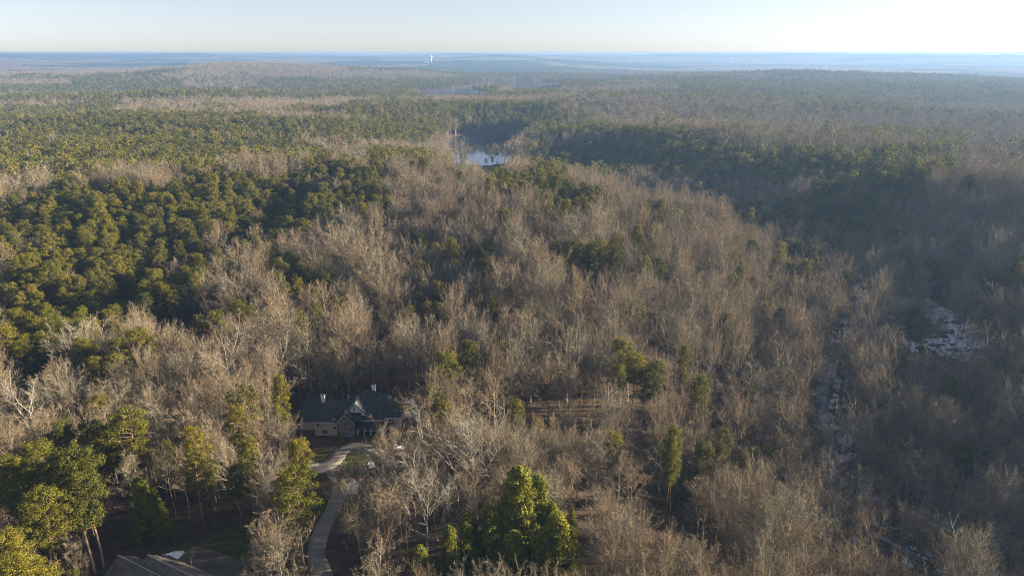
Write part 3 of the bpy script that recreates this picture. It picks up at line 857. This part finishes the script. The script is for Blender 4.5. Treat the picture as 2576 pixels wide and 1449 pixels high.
rows = [add_scatter(80, 330, 4.85, 1), add_scatter(330, 1650, 6.0, 2), add_scatter(1650, 4300, 9.6, 3)]
NEARLOD = 560.0
# trees right in front of the houses keep low so that the walls show
all_pts = {'bare': [], 'pine': []}
cand = []
for X, Y, Z, pine, hgt, wd, rot, rg in rows:
    front = (np.abs(X - HOUSE[0] - 1.5) < 13) & (Y < HOUSE[1] - 6) & (Y > HOUSE[1] - 42)
    hgt = np.where(front, hgt * (0.36 + 0.32 * sstep(8, 40, HOUSE[1] - Y)), hgt)
    front2 = (np.abs(X + 62) < 18) & (Y < 98)
    hgt = np.where(front2, hgt * 0.35, hgt)
    R = np.hypot(X, Y)
    u, v, dep = project(X, Y, Z + hgt * 0.9)
    u2, v2, _ = project(X, Y, Z + hgt * 0.45)
    inv = (u > 0) & (u < 2576) & (v2 < 1449) & (v > 0)
    nb = len(BARE)
    for i in range(len(X)):
        near = R[i] < NEARLOD
        kd = 'pine' if pine[i] else 'bare'
        if kd == 'pine': var = rg.integers(0, 8) if near else 8 + rg.integers(0, 6)
        else: var = rg.integers(0, 21) if near else 21 + rg.integers(0, 8)
        rec = (kd, X[i], Y[i], Z[i], hgt[i], wd[i], rot[i], int(var), 0)
        if R[i] < 620 and inv[i]: cand.append((hgt[i] / dep[i], rec))
        else: all_pts[kd].append(rec)

N_IND = 298
ind = []
for kd in ('bare', 'pine'):
    npick = sum(1 for s in specs if s[0] == kd)
    c = sorted([c for c in cand if c[1][0] == kd], key=lambda t: -t[0])
    take = [r for _, r in c[:N_IND - npick]]
    all_pts[kd] += [r for _, r in c[N_IND - npick:]]
    ind += take
ind += specs

# ---------------------------------------------------------------- individual trees with their labels
ORD = ['first', 'second', 'third', 'fourth', 'fifth', 'sixth', 'seventh', 'eighth', 'ninth', 'tenth', 'eleventh', 'twelfth', 'thirteenth', 'fourteenth', 'fifteenth', 'sixteenth', 'seventeenth', 'eighteenth', 'nineteenth', 'twentieth', 'twenty-first', 'twenty-second', 'twenty-third', 'twenty-fourth']
def zone(u, v, vb):
    """a place told by things one can find; v is the crown, vb the foot"""
    if vb > 1290:
        row = 'along the lower edge' if vb > 1420 else 'near the lower edge'
        cols = [(240, 'left of the lower house'), (620, 'behind the lower house'), (800, 'left of the driveway'), (1040, 'between driveway and grove'),
                (1480, 'around evergreen grove'), (1800, 'right of evergreen grove'), (2090, 'left of the creek'), (9999, 'beyond the creek')]
    elif vb > 1120:
        row = 'below house level' if vb > 1200 else 'level with house front'
        cols = [(330, 'at the left side'), (700, 'left of the stone house'), (860, 'by the turning circle'), (1060, 'below the house right wing'),
                (1480, 'uphill of evergreen grove'), (1800, 'on the brown slope'), (2080, 'on slope above creek'), (9999, 'beyond the creek')]
    elif vb > 960:
        row = 'level with house roof'
        cols = [(380, 'at the left side'), (730, 'left of the stone house'), (1020, 'right behind the stone house'), (1400, 'right of the stone house'),
                (1750, 'on the open slope'), (2080, 'on slope above creek'), (9999, 'beyond the creek')]
    elif vb > 820:
        row = 'just behind house level'
        cols = [(120, 'by the left edge'), (280, 'at the left side'), (600, 'below the dark gully'), (1000, 'uphill of the house'), (1500, 'in the central bare wood'), (2080, 'on the central ridge'), (9999, 'by the snowy flat')]
    elif vb > 700:
        row = 'far behind the house'
        cols = [(280, 'in the left pine wood'), (560, 'by the dark gully'), (1000, 'in the mixed wood'), (1500, 'in the central bare wood'), (2000, 'on the central ridge'), (9999, 'in the shaded valley')]
    elif vb > 600:
        row = 'on the way to the lake'
        cols = [(280, 'deep in the left pine wood'), (560, 'inside the left pine wood'), (1000, 'edging the left pine wood'), (1400, 'in the central wood'), (1800, 'by the shaded valley'), (9999, 'on the right slope')]
    else:
        row = 'nearer the lake'
        cols = [(500, 'in upper left pine wood'), (1000, 'in pines left of lake'), (1400, 'below the lake'), (1800, 'right below the lake'), (9999, 'on the right ridge')]
    for lim, w in cols:
        if u < lim: return w, row
    return cols[-1][1], row

recs = []
for r in ind:
    kd, x, y, z, h, w, rot, var, pk = r
    u, v, _ = project(x, y, z + h); ub, vb, _ = project(x, y, z)
    zn, row = zone(float(u), float(v), float(vb))
    if kd == 'bare': b = BARE[var]; look = f"{FORM_WORD[b['form']]} {COLOR_WORD[b['ci']]} bare tree"
    elif kd == 'pine': b = PINE[var]; look = f"{PINE_WORD[b['form']]} pine"; h0 = 25.0
    elif kd == 'cedar': b = CEDAR[var]; look = 'low round evergreen shrub' if h < 6 else ('conical evergreen' if h > 14 else 'small conical evergreen')
    else: b = WHITE[var]; look = {'forked': 'pale-barked forked tree', 'vase': 'pale-barked fan-shaped tree', 'spread': 'pale-barked broad tree'}[b['form']]
    recs.append(dict(r=r, b=b, look=look, zn=zn, row=row, u=float(u), kd=kd))
groups = {}
for q in recs: groups.setdefault((q['look'], q['zn'], q['row']), []).append(q)
for key, lst in groups.items():
    lst.sort(key=lambda q: q['u'])
    for i, q in enumerate(lst):
        look, zn, row = key
        if len(lst) == 1: o_ = ''
        elif i == 0: o_ = ', leftmost'
        elif i == len(lst) - 1: o_ = ', rightmost'
        else: o_ = f', {ORD[min(i, 23)]} from left'
        lb = f'{look} {zn}, {row}{o_}'
        if len(lb.replace('-', ' ').split()) > 15: lb = lb.replace('the ', '')
        q['label'] = lb
NAMES = {'bare': ('bare_tree', 'bare tree', 'bare trees of the winter wood', 24.0), 'pine': ('pine_tree', 'pine tree', 'pines of the wood', 25.0),
         'cedar': ('evergreen_tree', 'evergreen tree', 'conical evergreens', 17.0), 'white': ('pale_barked_tree', 'bare tree', 'pale barked trees', 26.0)}
for q in recs:
    kd, x, y, z, h, w, rot, var, pk = q['r']
    nm, cat, grp, h0 = NAMES[kd]
    if kd == 'cedar' and h < 6: nm, cat, grp = 'evergreen_shrub', 'shrub', 'evergreen shrubs by the house'
    root = bpy.data.objects.new(nm, None); root.empty_display_size = 1
    root.location = (x, y, z - 0.15); s = h / h0
    root.rotation_euler = (0.03 * math.sin(rot * 7), 0.03 * math.cos(rot * 5), rot)
    root.scale = (s * w, s * w, s)
    COL.objects.link(root); props(root, q['label'], cat, grp)
    for part in ('trunk', 'crown'):
        o = bpy.data.objects.new(part, q['b'][part]); COL.objects.link(o); o.parent = root

# ---------------------------------------------------------------- the rest of the woods, one mass per kind
def gn_forest(name, recs_, coll, h0s, label, cat):
    n = len(recs_)
    me = bpy.data.meshes.new(name)
    me.vertices.add(n)
    co = np.array([(r[1], r[2], r[3] - 0.15) for r in recs_], np.float32)
    me.vertices.foreach_set('co', co.ravel())
    def attr(nm, typ, data, field='value'):
        a = me.attributes.new(nm, typ, 'POINT'); a.data.foreach_set(field, np.ascontiguousarray(data).ravel())
    s = np.array([r[4] / h0s for r in recs_], np.float32); w = np.array([r[5] for r in recs_], np.float32)
    rot = np.array([r[6] for r in recs_], np.float32)
    attr('scl', 'FLOAT_VECTOR', np.stack([s * w, s * w, s], 1).astype(np.float32), 'vector')
    attr('rot', 'FLOAT_VECTOR', np.stack([0.03 * np.sin(rot * 7), 0.03 * np.cos(rot * 5), rot], 1).astype(np.float32), 'vector')
    attr('pick', 'INT', np.array([r[7] for r in recs_], np.int32))
    o = link(bpy.data.objects.new(name, me))
    ng = bpy.data.node_groups.new(name, 'GeometryNodeTree')
    ng.interface.new_socket('Geometry', in_out='INPUT', socket_type='NodeSocketGeometry')
    ng.interface.new_socket('Geometry', in_out='OUTPUT', socket_type='NodeSocketGeometry')
    N, L = ng.nodes, ng.links
    gi, go = N.new('NodeGroupInput'), N.new('NodeGroupOutput')
    iop = N.new('GeometryNodeInstanceOnPoints'); ci = N.new('GeometryNodeCollectionInfo')
    ci.inputs['Collection'].default_value = coll
    ci.inputs['Separate Children'].default_value = True; ci.inputs['Reset Children'].default_value = True
    def na(nm, t):
        a = N.new('GeometryNodeInputNamedAttribute'); a.data_type = t; a.inputs[0].default_value = nm
        return [q for q in a.outputs if q.enabled and q.name == 'Attribute'][0]
    L.new(gi.outputs[0], iop.inputs['Points']); L.new(ci.outputs[0], iop.inputs['Instance'])
    iop.inputs['Pick Instance'].default_value = True
    L.new(na('pick', 'INT'), iop.inputs['Instance Index'])
    L.new(na('rot', 'FLOAT_VECTOR'), iop.inputs['Rotation']); L.new(na('scl', 'FLOAT_VECTOR'), iop.inputs['Scale'])
    L.new(iop.outputs[0], go.inputs[0])
    md = o.modifiers.new('trees', 'NODES'); md.node_group = ng
    props(o, label, cat, None, 'stuff')
    return o
gn_forest('bare_forest', all_pts['bare'], COL_BARE, 24.0, 'mass of leafless grey brown trees covering the hills', 'forest')
gn_forest('pine_forest', all_pts['pine'], COL_PINE, 25.0, 'mass of dark green pines covering the hills', 'forest')
print('TREES', len(all_pts['bare']), len(all_pts['pine']), len(ind))

# far woods as one canopy sheet with relief
def build_far():
    th = np.radians(np.arange(-44, 44.01, 0.085))
    rr = [4150.0]
    while rr[-1] < 14300: rr.append(rr[-1] + 8 + (rr[-1] / 4000) ** 1.8 * 9)
    rr = np.array(rr)
    T, R = np.meshgrid(th, rr); X, Y = R * np.sin(T), R * np.cos(T)
    Z = ht(X, Y)
    f = fbm(X * 0.55, Y, 620, 4, 91); pine = sstep(0.50, 0.54, f)
    rg = np.random.default_rng(5)
    Z = Z + 17 + (fbm(X, Y, 34, 2, 12) - 0.5) * 9 + (fbm(X, Y, 150, 2, 13) - 0.5) * 10 + rg.uniform(-1.5, 1.5, Z.shape) + pine * 3.0
    Z = np.where(lake_t(X, Y) < 1.1, -14.5, Z)
    Z[0] -= 22
    Z[-1] -= 30
    V = np.stack([X.ravel(), Y.ravel(), Z.ravel()], 1)
    nt, nr = len(th), len(rr)
    i, j = np.meshgrid(np.arange(nr - 1), np.arange(nt - 1), indexing='ij')
    q = np.stack([i * nt + j, i * nt + j + 1, (i + 1) * nt + j + 1, (i + 1) * nt + j], -1).reshape(-1, 4)
    m, n, l, b = new_mat('far_canopy', 0.95, 0.05)
    a1 = n.new('ShaderNodeAttribute'); a1.attribute_name = 'pine'
    geo = n.new('ShaderNodeNewGeometry')
    f1 = noise(n, l, 0.02, 5, geo.outputs['Position'])
    bare = ramp(n, l, f1, [(0.35, (0.10, 0.075, 0.055)), (0.65, (0.23, 0.175, 0.125))])
    pn = ramp(n, l, f1, [(0.35, (0.022, 0.030, 0.012)), (0.65, (0.050, 0.060, 0.020))])
    l.new(mix(n, l, a1.outputs['Fac'], bare, pn), b.inputs['Base Color'])
    me = mesh_np('distant_forest', V, q, [m])
    a = me.attributes.new('pine', 'FLOAT', 'POINT'); a.data.foreach_set('value', pine.ravel().astype(np.float32))
    props(link(bpy.data.objects.new('distant_forest', me)), 'far wooded ridges fading to blue at the horizon', 'forest', None, 'stuff')
    print('FAR', nt, nr)
build_far()

# ---------------------------------------------------------------- stone house
M_ROOF = simple('slate_shingles', (0.040, 0.047, 0.046), 0.95, 0.45, 1.6, 0.15)
M_WHITE = simple('white_siding', (0.80, 0.80, 0.78), 0.7, 0.05, 0.5)
M_CREAM = simple('cream_brick', (0.50, 0.43, 0.34), 0.85, 0.12, 2.0)
M_TRIM = simple('white_trim', (0.72, 0.70, 0.66), 0.6, 0.05)
M_GLASS = simple('dark_window_glass', (0.02, 0.025, 0.03), 0.08, 0.1, 1.0, 0.6)
def stone_mat():
    m, n, l, b = new_mat('field_stone', 0.9, 0.2)
    tc = n.new('ShaderNodeTexCoord'); mp = n.new('ShaderNodeMapping'); l.new(tc.outputs['Object'], mp.inputs[0]); mp.inputs['Scale'].default_value = (1, 1, 2.2)
    v = n.new('ShaderNodeTexVoronoi'); v.inputs['Scale'].default_value = 2.2; l.new(mp.outputs[0], v.inputs['Vector'])
    sep = n.new('ShaderNodeSeparateColor'); l.new(v.outputs['Color'], sep.inputs[0])
    l.new(ramp(n, l, sep.outputs[0], [(0.0, (0.11, 0.09, 0.07)), (0.5, (0.22, 0.17, 0.12)), (1.0, (0.34, 0.27, 0.19))]), b.inputs['Base Color'])
    bp = n.new('ShaderNodeBump'); bp.inputs['Strength'].default_value = 0.5; bp.inputs['Distance'].default_value = 0.08
    l.new(v.outputs['Distance'], bp.inputs['Height']); l.new(bp.outputs[0], b.inputs['Normal'])
    return m
M_STONE = stone_mat()

def hip(mb, x0, x1, y0, y1, ze, zr, rx0, rx1, ry=None, o=0.45, th=0.25):
    """roof with its ridge along x from rx0 to rx1"""
    x0 -= o; x1 += o; y0 -= o; y1 += o; ry = (y0 + y1) / 2 if ry is None else ry
    a, b, c, d = (x0, y0, ze), (x1, y0, ze), (x1, y1, ze), (x0, y1, ze); e, f = (rx0, ry, zr), (rx1, ry, zr)
    mb.slab([a, b, f, e], th); mb.slab([c, d, e, f], th); mb.slab([d, a, e], th); mb.slab([b, c, f], th)
def gable_y(mb, x0, x1, y0, y1, ze, zr, o=0.4, th=0.25):
    """roof with its ridge running away along y"""
    xm = (x0 + x1) / 2; y0 -= o; sl = (zr - ze) / (xm - x0); a = ze - o * sl
    mb.slab([(x0 - o, y0, a), (xm, y0, zr), (xm, y1, zr), (x0 - o, y1, a)][::-1], th)
    mb.slab([(xm, y0, zr), (x1 + o, y0, a), (x1 + o, y1, a), (xm, y1, zr)][::-1], th)
def window(par, x, z, w, h, y, nx, nz, name='window', face=-1):
    """a framed window on a wall that looks towards -y"""
    f = MB(); t = 0.09
    f.box(x - w / 2 - t, x + w / 2 + t, y - 0.10, y - 0.003, z - t, z); f.box(x - w / 2 - t, x + w / 2 + t, y - 0.10, y - 0.003, z + h, z + h + t)
    f.box(x - w / 2 - t, x - w / 2, y - 0.098, y - 0.003, z, z + h); f.box(x + w / 2, x + w / 2 + t, y - 0.098, y - 0.003, z, z + h)
    fr = f.build(name, M_TRIM, par)
    p = MB()
    for i in range(nx):
        for k in range(nz):
            a, b = x - w / 2 + i * w / nx, x - w / 2 + (i + 1) * w / nx; c, d = z + k * h / nz, z + (k + 1) * h / nz
            g = 0.035
            pane = MB().box(a + g, b - g, y - 0.05, y - 0.02, c + g, d - g).build('pane', M_GLASS, fr)
    m = MB()
    for i in range(1, nx): xx = x - w / 2 + i * w / nx; m.box(xx - 0.04, xx + 0.04, y - 0.085, y - 0.004, z, z + h)
    for k in range(1, nz): zz = z + k * h / nz; m.box(x - w / 2, x + w / 2, y - 0.08, y - 0.005, zz - 0.03, zz + 0.03)
    if m.v: m.build('mullion', M_TRIM, fr)
    return fr

def stone_house():
    R = empty('stone_house', (HOUSE[0], HOUSE[1], 0.0), 0, label='large stone and white gabled house with dark slate roofs among bare trees', cat='house')
    # walls
    MB().prism([(-2.6, -0.5), (2.6, -0.5), (2.6, 5.2), (0, 8.0), (-2.6, 5.2)], 0, 5).build('stone_gable_wall', M_STONE, R)
    MB().prism([(-1.9, -0.5), (7.0, -0.5), (7.0, 5.0), (2.55, 9.5), (-1.9, 5.0)], 3.0, 9).build('white_gable_wall', M_WHITE, R)
    MB().box(-9.6, -2.65, 0.8, 13, -0.5, 5.0).build('brick_wall', M_CREAM, R)
    MB().box(2.7, 10.8, 3.05, 16.5, -0.5, 5.0).build('main_block_wall', M_CREAM, R)
    MB().box(10.85, 15.8, 3.4, 14, -0.5, 5.1).build('right_wing_wall', M_CREAM, R)
    MB().box(-15.2, -9.65, 4, 12, -0.5, 3.4).build('left_wing_wall', M_CREAM, R)
    MB().box(-18, -12.5, 12.05, 19, -0.5, 3.2).build('garage_wall', M_CREAM, R)
    # roofs
    r = MB(); gable_y(r, -2.6, 2.6, 0, 7, 5.2, 8.0); r.build('stone_gable_roof', M_ROOF, R)
    r = MB(); gable_y(r, -1.9, 7.0, 3, 11, 5.0, 9.5); r.build('white_gable_roof', M_ROOF, R)
    r = MB(); hip(r, -9.6, 4.0, 0.8, 13.2, 5.0, 9.1, -6.3, 4.0, 7.0); r.build('left_main_roof', M_ROOF, R)
    r = MB(); hip(r, 0.0, 10.8, 2.6, 17, 5.0, 10.4, 3.7, 6.6, 10.0); r.build('main_roof', M_ROOF, R)
    r = MB(); hip(r, 8.0, 15.8, 3.4, 14, 5.1, 9.9, 8.0, 11.6, 8.8); r.build('right_wing_roof', M_ROOF, R)
    r = MB(); hip(r, -15.2, -8.0, 4, 12, 3.4, 7.2, -15.2 + 1.0, -8.0, 8.0); r.build('left_wing_roof', M_ROOF, R)
    r = MB(); hip(r, -18, -12.5, 12.05, 19, 3.2, 6.9, -15.4, -15.0, 15.5); r.build('garage_roof', M_ROOF, R)
    r = MB(); hip(r, -14.4, -8.6, 9.5, 16, 4.0, 7.6, -12.6, -10.8, 12.5); r.build('rear_roof', M_ROOF, R)
    MB().slab([(2.7, 0.5, 2.6), (11.0, 0.5, 2.6), (11.0, 3.0, 3.5), (2.7, 3.0, 3.5)], 0.2).build('porch_roof', M_ROOF, R)
    for x in (3.4, 5.4, 7.4, 9.3): MB().box(x - 0.14, x + 0.14, 0.7, 0.98, -0.3, 2.42).build('porch_post', M_TRIM, R)
    # eaves
    def rake(name, x0, x1, y, ze, zr):
        xm = (x0 + x1) / 2; t = MB()
        for s in (-1, 1):
            xe = xm + s * (xm - x0 + 0.42); zz = ze - 0.42 * (zr - ze) / (xm - x0)
            t.prism([(xe, zz - 0.48), (xe, zz - 0.24), (xm, zr - 0.24), (xm, zr - 0.52)], y, y + 0.12)
        t.build(name, M_TRIM, R)
    rake('rake_board', -2.6, 2.6, -0.38, 5.2, 8.0); rake('rake_board', -1.9, 7.0, 2.62, 5.0, 9.5)
    MB().box(10.86, 16.2, 2.9, 3.0, 4.62, 4.86).build('fascia', M_TRIM, R)
    MB().box(-10.0, -3.1, 0.28, 0.38, 4.55, 4.78).build('fascia', M_TRIM, R)
    # chimneys
    for x, y, z0, z1 in ((6.9, 11.3, 8, 11.4), (-8.6, 9.0, 5, 9.2)):
        c = MB().box(x - 0.55, x + 0.55, y - 0.45, y + 0.45, z0, z1).build('chimney', M_WHITE, R)
        MB().box(x - 0.65, x + 0.65, y - 0.55, y + 0.55, z1 + 0.003, z1 + 0.18).build('chimney_cap', M_TRIM, c)
        MB().box(x - 0.3, x + 0.3, y - 0.22, y + 0.22, z1 + 0.184, z1 + 0.5).build('flue', M_DARKDRIVE, c)
    MB().box(-0.6, -0.4, 7.6, 7.8, 8.8, 10.0).build('vent_pipe', M_TRIM, R)
    # dormer
    d = MB().prism([(-4.0, 4.2), (-2.9, 4.2), (-2.9, 5.8), (-3.45, 6.4), (-4.0, 5.8)], 0.75, 3.4).build('dormer', M_CREAM, R)
    r = MB(); gable_y(r, -4.0, -2.9, 0.75, 3.5, 5.85, 6.45, 0.2, 0.12); r.build('dormer_roof', M_ROOF, d)
    # windows
    window(R, 0, 3.7, 2.4, 1.15, 0, 3, 2); window(R, 0.1, 0.2, 2.3, 1.6, 0, 3, 3)
    window(R, 4.6, 3.75, 1.9, 0.95, 3.0, 3, 2); window(R, 2.3, 7.3, 0.5, 0.8, 3.0, 1, 2)
    window(R, -3.35, 2.2, 0.75, 0.95, 0.8, 1, 1); window(R, -6.5, 0.6, 1.6, 1.4, 0.8, 2, 2); window(R, -8.4, 3.0, 0.9, 1.1, 0.8, 1, 2)
    window(R, 6.2, 0.3, 1.6, 1.5, 3.05, 2, 2); window(R, 4.2, -0.2, 1.1, 2.1, 3.05, 1, 3, 'door')
    window(R, 13.3, 3.2, 1.5, 1.0, 3.4, 2, 2)
    # bay that catches the sun
    b = MB().add([(11.2, 3.38, -0.4), (11.6, 1.5, -0.4), (13.2, 1.5, -0.4), (14.1, 3.38, -0.4), (11.2, 3.38, 2.4), (11.6, 1.5, 2.4), (13.2, 1.5, 2.4), (14.1, 3.38, 2.4)],
                 [(0, 3, 2, 1), (4, 5, 6, 7), (0, 1, 5, 4), (1, 2, 6, 5), (2, 3, 7, 6)]).build('bay', M_CREAM, R)
    window(b, 12.4, 0.5, 1.1, 1.3, 1.5, 2, 3)
    MB().slab([(10.95, 3.38, 3.0), (11.5, 1.2, 2.55), (13.4, 1.2, 2.55), (14.4, 3.38, 3.0)][::-1], 0.12).build('bay_roof', M_ROOF, b)
    return R
stone_house()

# ---------------------------------------------------------------- lower house at the bottom edge
M_ROOF2 = simple('weathered_shingles', (0.12, 0.11, 0.095), 0.85, 0.35, 0.9)
def lower_house():
    ax, ay = flat(372, 1395, 8.7); bx, by = flat(490, 1452, 8.7)
    rz = math.atan2(by - ay, bx - ax); c, s_ = math.cos(rz), math.sin(rz)
    R = empty('shingled_house', (ax, ay, 1.0), rz, label='house with weathered grey hip roof cut off by the lower edge', cat='house')
    def local(u, v, z):
        x, y = flat(u, v, z); x -= ax; y -= ay
        return x * c + y * s_, -x * s_ + y * c
    def block(u, v, zr, L, hw, ze, hipl, tag_):
        """a wing whose ridge starts at a seen point and runs along local x, towards the camera and right"""
        x, y = local(u, v, zr + 1.0)
        MB().box(x - hipl + 0.5, x + L, y - hw + 0.5, y + hw - 0.5, -2.0, ze - 0.35).build(tag_ + 'wall', M_CREAM, R)
        m = MB(); hip(m, x - hipl, x + L, y - hw, y + hw, ze, zr, x, x + L - hipl, y, 0.3); m.build(tag_ + 'roof', M_ROOF2, R)
        MB().box(x, x + L - hipl, y - 0.16, y + 0.16, zr - 0.02, zr + 0.10).build('ridge_cap', M_RIDGE, R)
    block(372, 1395, 7.7, 19, 5.2, 3.0, 1.2, '')
    block(336, 1415, 6.6, 14, 5.0, 2.6, 3.6, 'front_wing_')
    block(297, 1396, 6.3, 12, 3.6, 2.8, 0.5, 'rear_wing_')
    x, y = local(300, 1440, 4.0)
    MB().box(x, x + 0.5, y, y + 0.5, 2.0, 4.2).build('vent_pipe', M_TRIM, R)
    return R
M_RIDGE = simple('ridge_shingles', (0.26, 0.235, 0.19), 0.85, 0.15)
lower_house()
# leafless shrub in the snow and hedge at the court
for (u, v, h, lb) in ((482, 1395, 4.0, 'pale leafless shrub standing in the snow beside the lower house'), (955, 1120, 5.0, 'small leafless shrub beside the turning circle of the stone house')):
    x, y = ground_at(u, v + 25)
    e = empty('leafless_shrub', (x, y, float(ht(x, y))), 0.4, label=lb, cat='shrub'); e.scale = (h / 24 * 1.1,) * 2 + (h / 24,)
    for p in ('trunk', 'crown'): link(bpy.data.objects.new(p, WHITE[1][p]), e)

# dam road below the lake
x0, y0 = flat(1125, 421, -11); x1, y1 = flat(1320, 424, -11)
dam = MB().add([(x0, y0 - 14, -19), (x1, y1 - 14, -19), (x1, y1 - 3, -10.6), (x0, y0 - 3, -10.6), (x0, y0 + 2, -10.6), (x1, y1 + 2, -10.6), (x1, y1 + 8, -16), (x0, y0 + 8, -16)],
               [(0, 1, 2, 3), (3, 2, 5, 4), (4, 5, 6, 7), (0, 3, 4, 7), (1, 6, 5, 2)]).build('dam', simple('dry_grass_bank', (0.10, 0.085, 0.05), 0.95, 0.3, 0.2))
props(dam, 'low grassy dam closing the near end of the lake', 'dam')

# ---------------------------------------------------------------- houses half hidden in the pines
M_ROOFD = simple('dark_shingles', (0.05, 0.05, 0.055), 0.8, 0.3, 0.6)
def cottage(u, v, L, W, label, rz=0.0, wall=None, z_roof=7.0, chim=True):
    x, y = ground_at(u, v)
    R = empty('cottage', (x, y, float(ht(x, y))), rz, label=label, cat='house')
    MB().prism([(-L / 2, -1), (L / 2, -1), (L / 2, 4.8), (-L / 2, 4.8)], -W / 2, W / 2).build('wall', wall or M_WHITE, R)
    r = MB(); hip(r, -L / 2, L / 2, -W / 2, W / 2, 4.8, z_roof + 1, -L / 2 + 2.5, L / 2 - 2.5, 0.0); r.build('roof', M_ROOFD, R)
    if chim: MB().box(L / 4, L / 4 + 1, 0.2, 1.2, 5, z_roof + 2.2).build('chimney', M_WHITE, R)
    for k in range(4): window(R, -L / 2 + L * (k + 0.5) / 4, 2.6, 1.3, 1.4, -W / 2, 2, 2)
    return R
cottage(175, 618, 16, 10, 'white walled house with dark roof peeping out between pines', 0.1)
cottage(98, 560, 13, 9, 'pale house almost hidden behind dense pines at left', -0.2, M_CREAM)
cottage(2296, 246 + 0, 14, 10, 'small cabin above the far lake shore', 0.0, M_CREAM)

# ---------------------------------------------------------------- far water towers and pale buildings
M_TOWER = simple('white_tower_paint', (0.80, 0.80, 0.78), 0.5, 0.04, 0.05)
def water_tower(u, v_top, hgt, dist, label, s=1.0):
    dx, dy, dz = ray(u, v_top)
    k = dist / math.hypot(dx, dy); x, y, zt = dx * k, dy * k, H + dz * k
    R = empty('water_tower', (x, y, zt - hgt), 0, label=label, cat='water tower')
    r = 9 * s
    MB().lathe([(4.2 * s, -20), (3.4 * s, 2), (3.0 * s, hgt - 17 * s), (3.4 * s, hgt - 16 * s)]).build('stem', M_TOWER, R)
    MB().lathe([(3.4 * s, hgt - 16 * s), (r * 0.75, hgt - 13 * s), (r, hgt - 8.5 * s), (r * 0.92, hgt - 4.5 * s), (r * 0.6, hgt - 1.5 * s), (r * 0.2, hgt - 0.1), (0.02, hgt)]).build('tank', M_TOWER, R)
water_tower(1084.5, 140.5, 72, 6200, 'tall white water tower rising from the hazy woods', 1.25)
water_tower(1839, 144.0, 50, 8200, 'small far white water tower near the right horizon', 1.1)

M_PALE = simple('pale_cladding', (0.78, 0.74, 0.68), 0.6, 0.05, 0.02)
def big_building(u, v, w, h, label):
    dx, dy, dz = ray(u, v)
    best = None
    for d in np.arange(4700, 12000, 40):
        k = d / math.hypot(dx, dy); x, y, z = dx * k, dy * k, H + dz * k
        if z <= float(ht(x, y)) + 20 + h: best = (x, y, z, d); break
    if best is None: return
    x, y, z, d = best
    R = empty('warehouse', (x, y, z - h), math.atan2(-x, y) * 0.5, label=label, cat='building')
    MB().box(-w / 2, w / 2, -18, 18, -25, h).build('wall', M_PALE, R)
    MB().box(-w / 2 - 0.5, w / 2 + 0.5, -18.5, 18.5, h + 0.01, h + 1.2).build('roof', M_TRIM, R)
    for k in range(4):
        MB().box(-w / 2 + w * (k + 0.25) / 4, -w / 2 + w * (k + 0.75) / 4, -18.12, -18.01, h * 0.35, h * 0.6).build('window', M_GLASS, R)
for i, (u, v, w, h, lb) in enumerate([
    (1761, 171, 62, 15, 'widest bright white building on the hazy plain'), (1795, 171.5, 34, 13, 'white block just right of the widest one'),
    (1817, 165, 30, 9, 'small white building up between the two blocks and the long row'), (1822, 173.5, 60, 5, 'long low pale roof below the small white building'),
    (1881, 163, 60, 12, 'row of white buildings left of the square white one'), (1936, 166.5, 44, 13, 'square white building right of the row'),
    (1924, 173.5, 80, 6, 'long low pale roof below the square white building'), (1718, 160.5, 24, 9, 'leftmost small pale building near the horizon'),
    (2042, 169.5, 70, 6, 'long pale building far right of the white ones'), (2080, 168, 50, 7, 'low pale building with rosy wall at far right'),
    (2106, 175, 30, 8, 'small pale block at far right below the low building'), (1622, 168, 20, 7, 'tiny pale building left of all the white ones'),
    (1068, 157, 44, 7, 'low pale building beside the tall water tower')]):
    big_building(u, v, w, h, lb)

# ---------------------------------------------------------------- haze
def haze():
    m = bpy.data.materials.new('haze_air'); m.use_nodes = True
    n, l = m.node_tree.nodes, m.node_tree.links
    n.remove(n['Principled BSDF'])
    pv = n.new('ShaderNodeVolumePrincipled')
    pv.inputs['Color'].default_value = (0.21, 0.37, 0.66, 1)
    pv.inputs['Density'].default_value = 0.00014
    pv.inputs['Anisotropy'].default_value = 0.22
    l.new(pv.outputs[0], n['Material Output'].inputs['Volume'])
    s = 14900
    o = MB().box(-s, s, -s, s, -160, 114).build('haze', m)
    props(o, 'thin blue haze lying over the whole landscape', None, None, 'stuff')
haze()
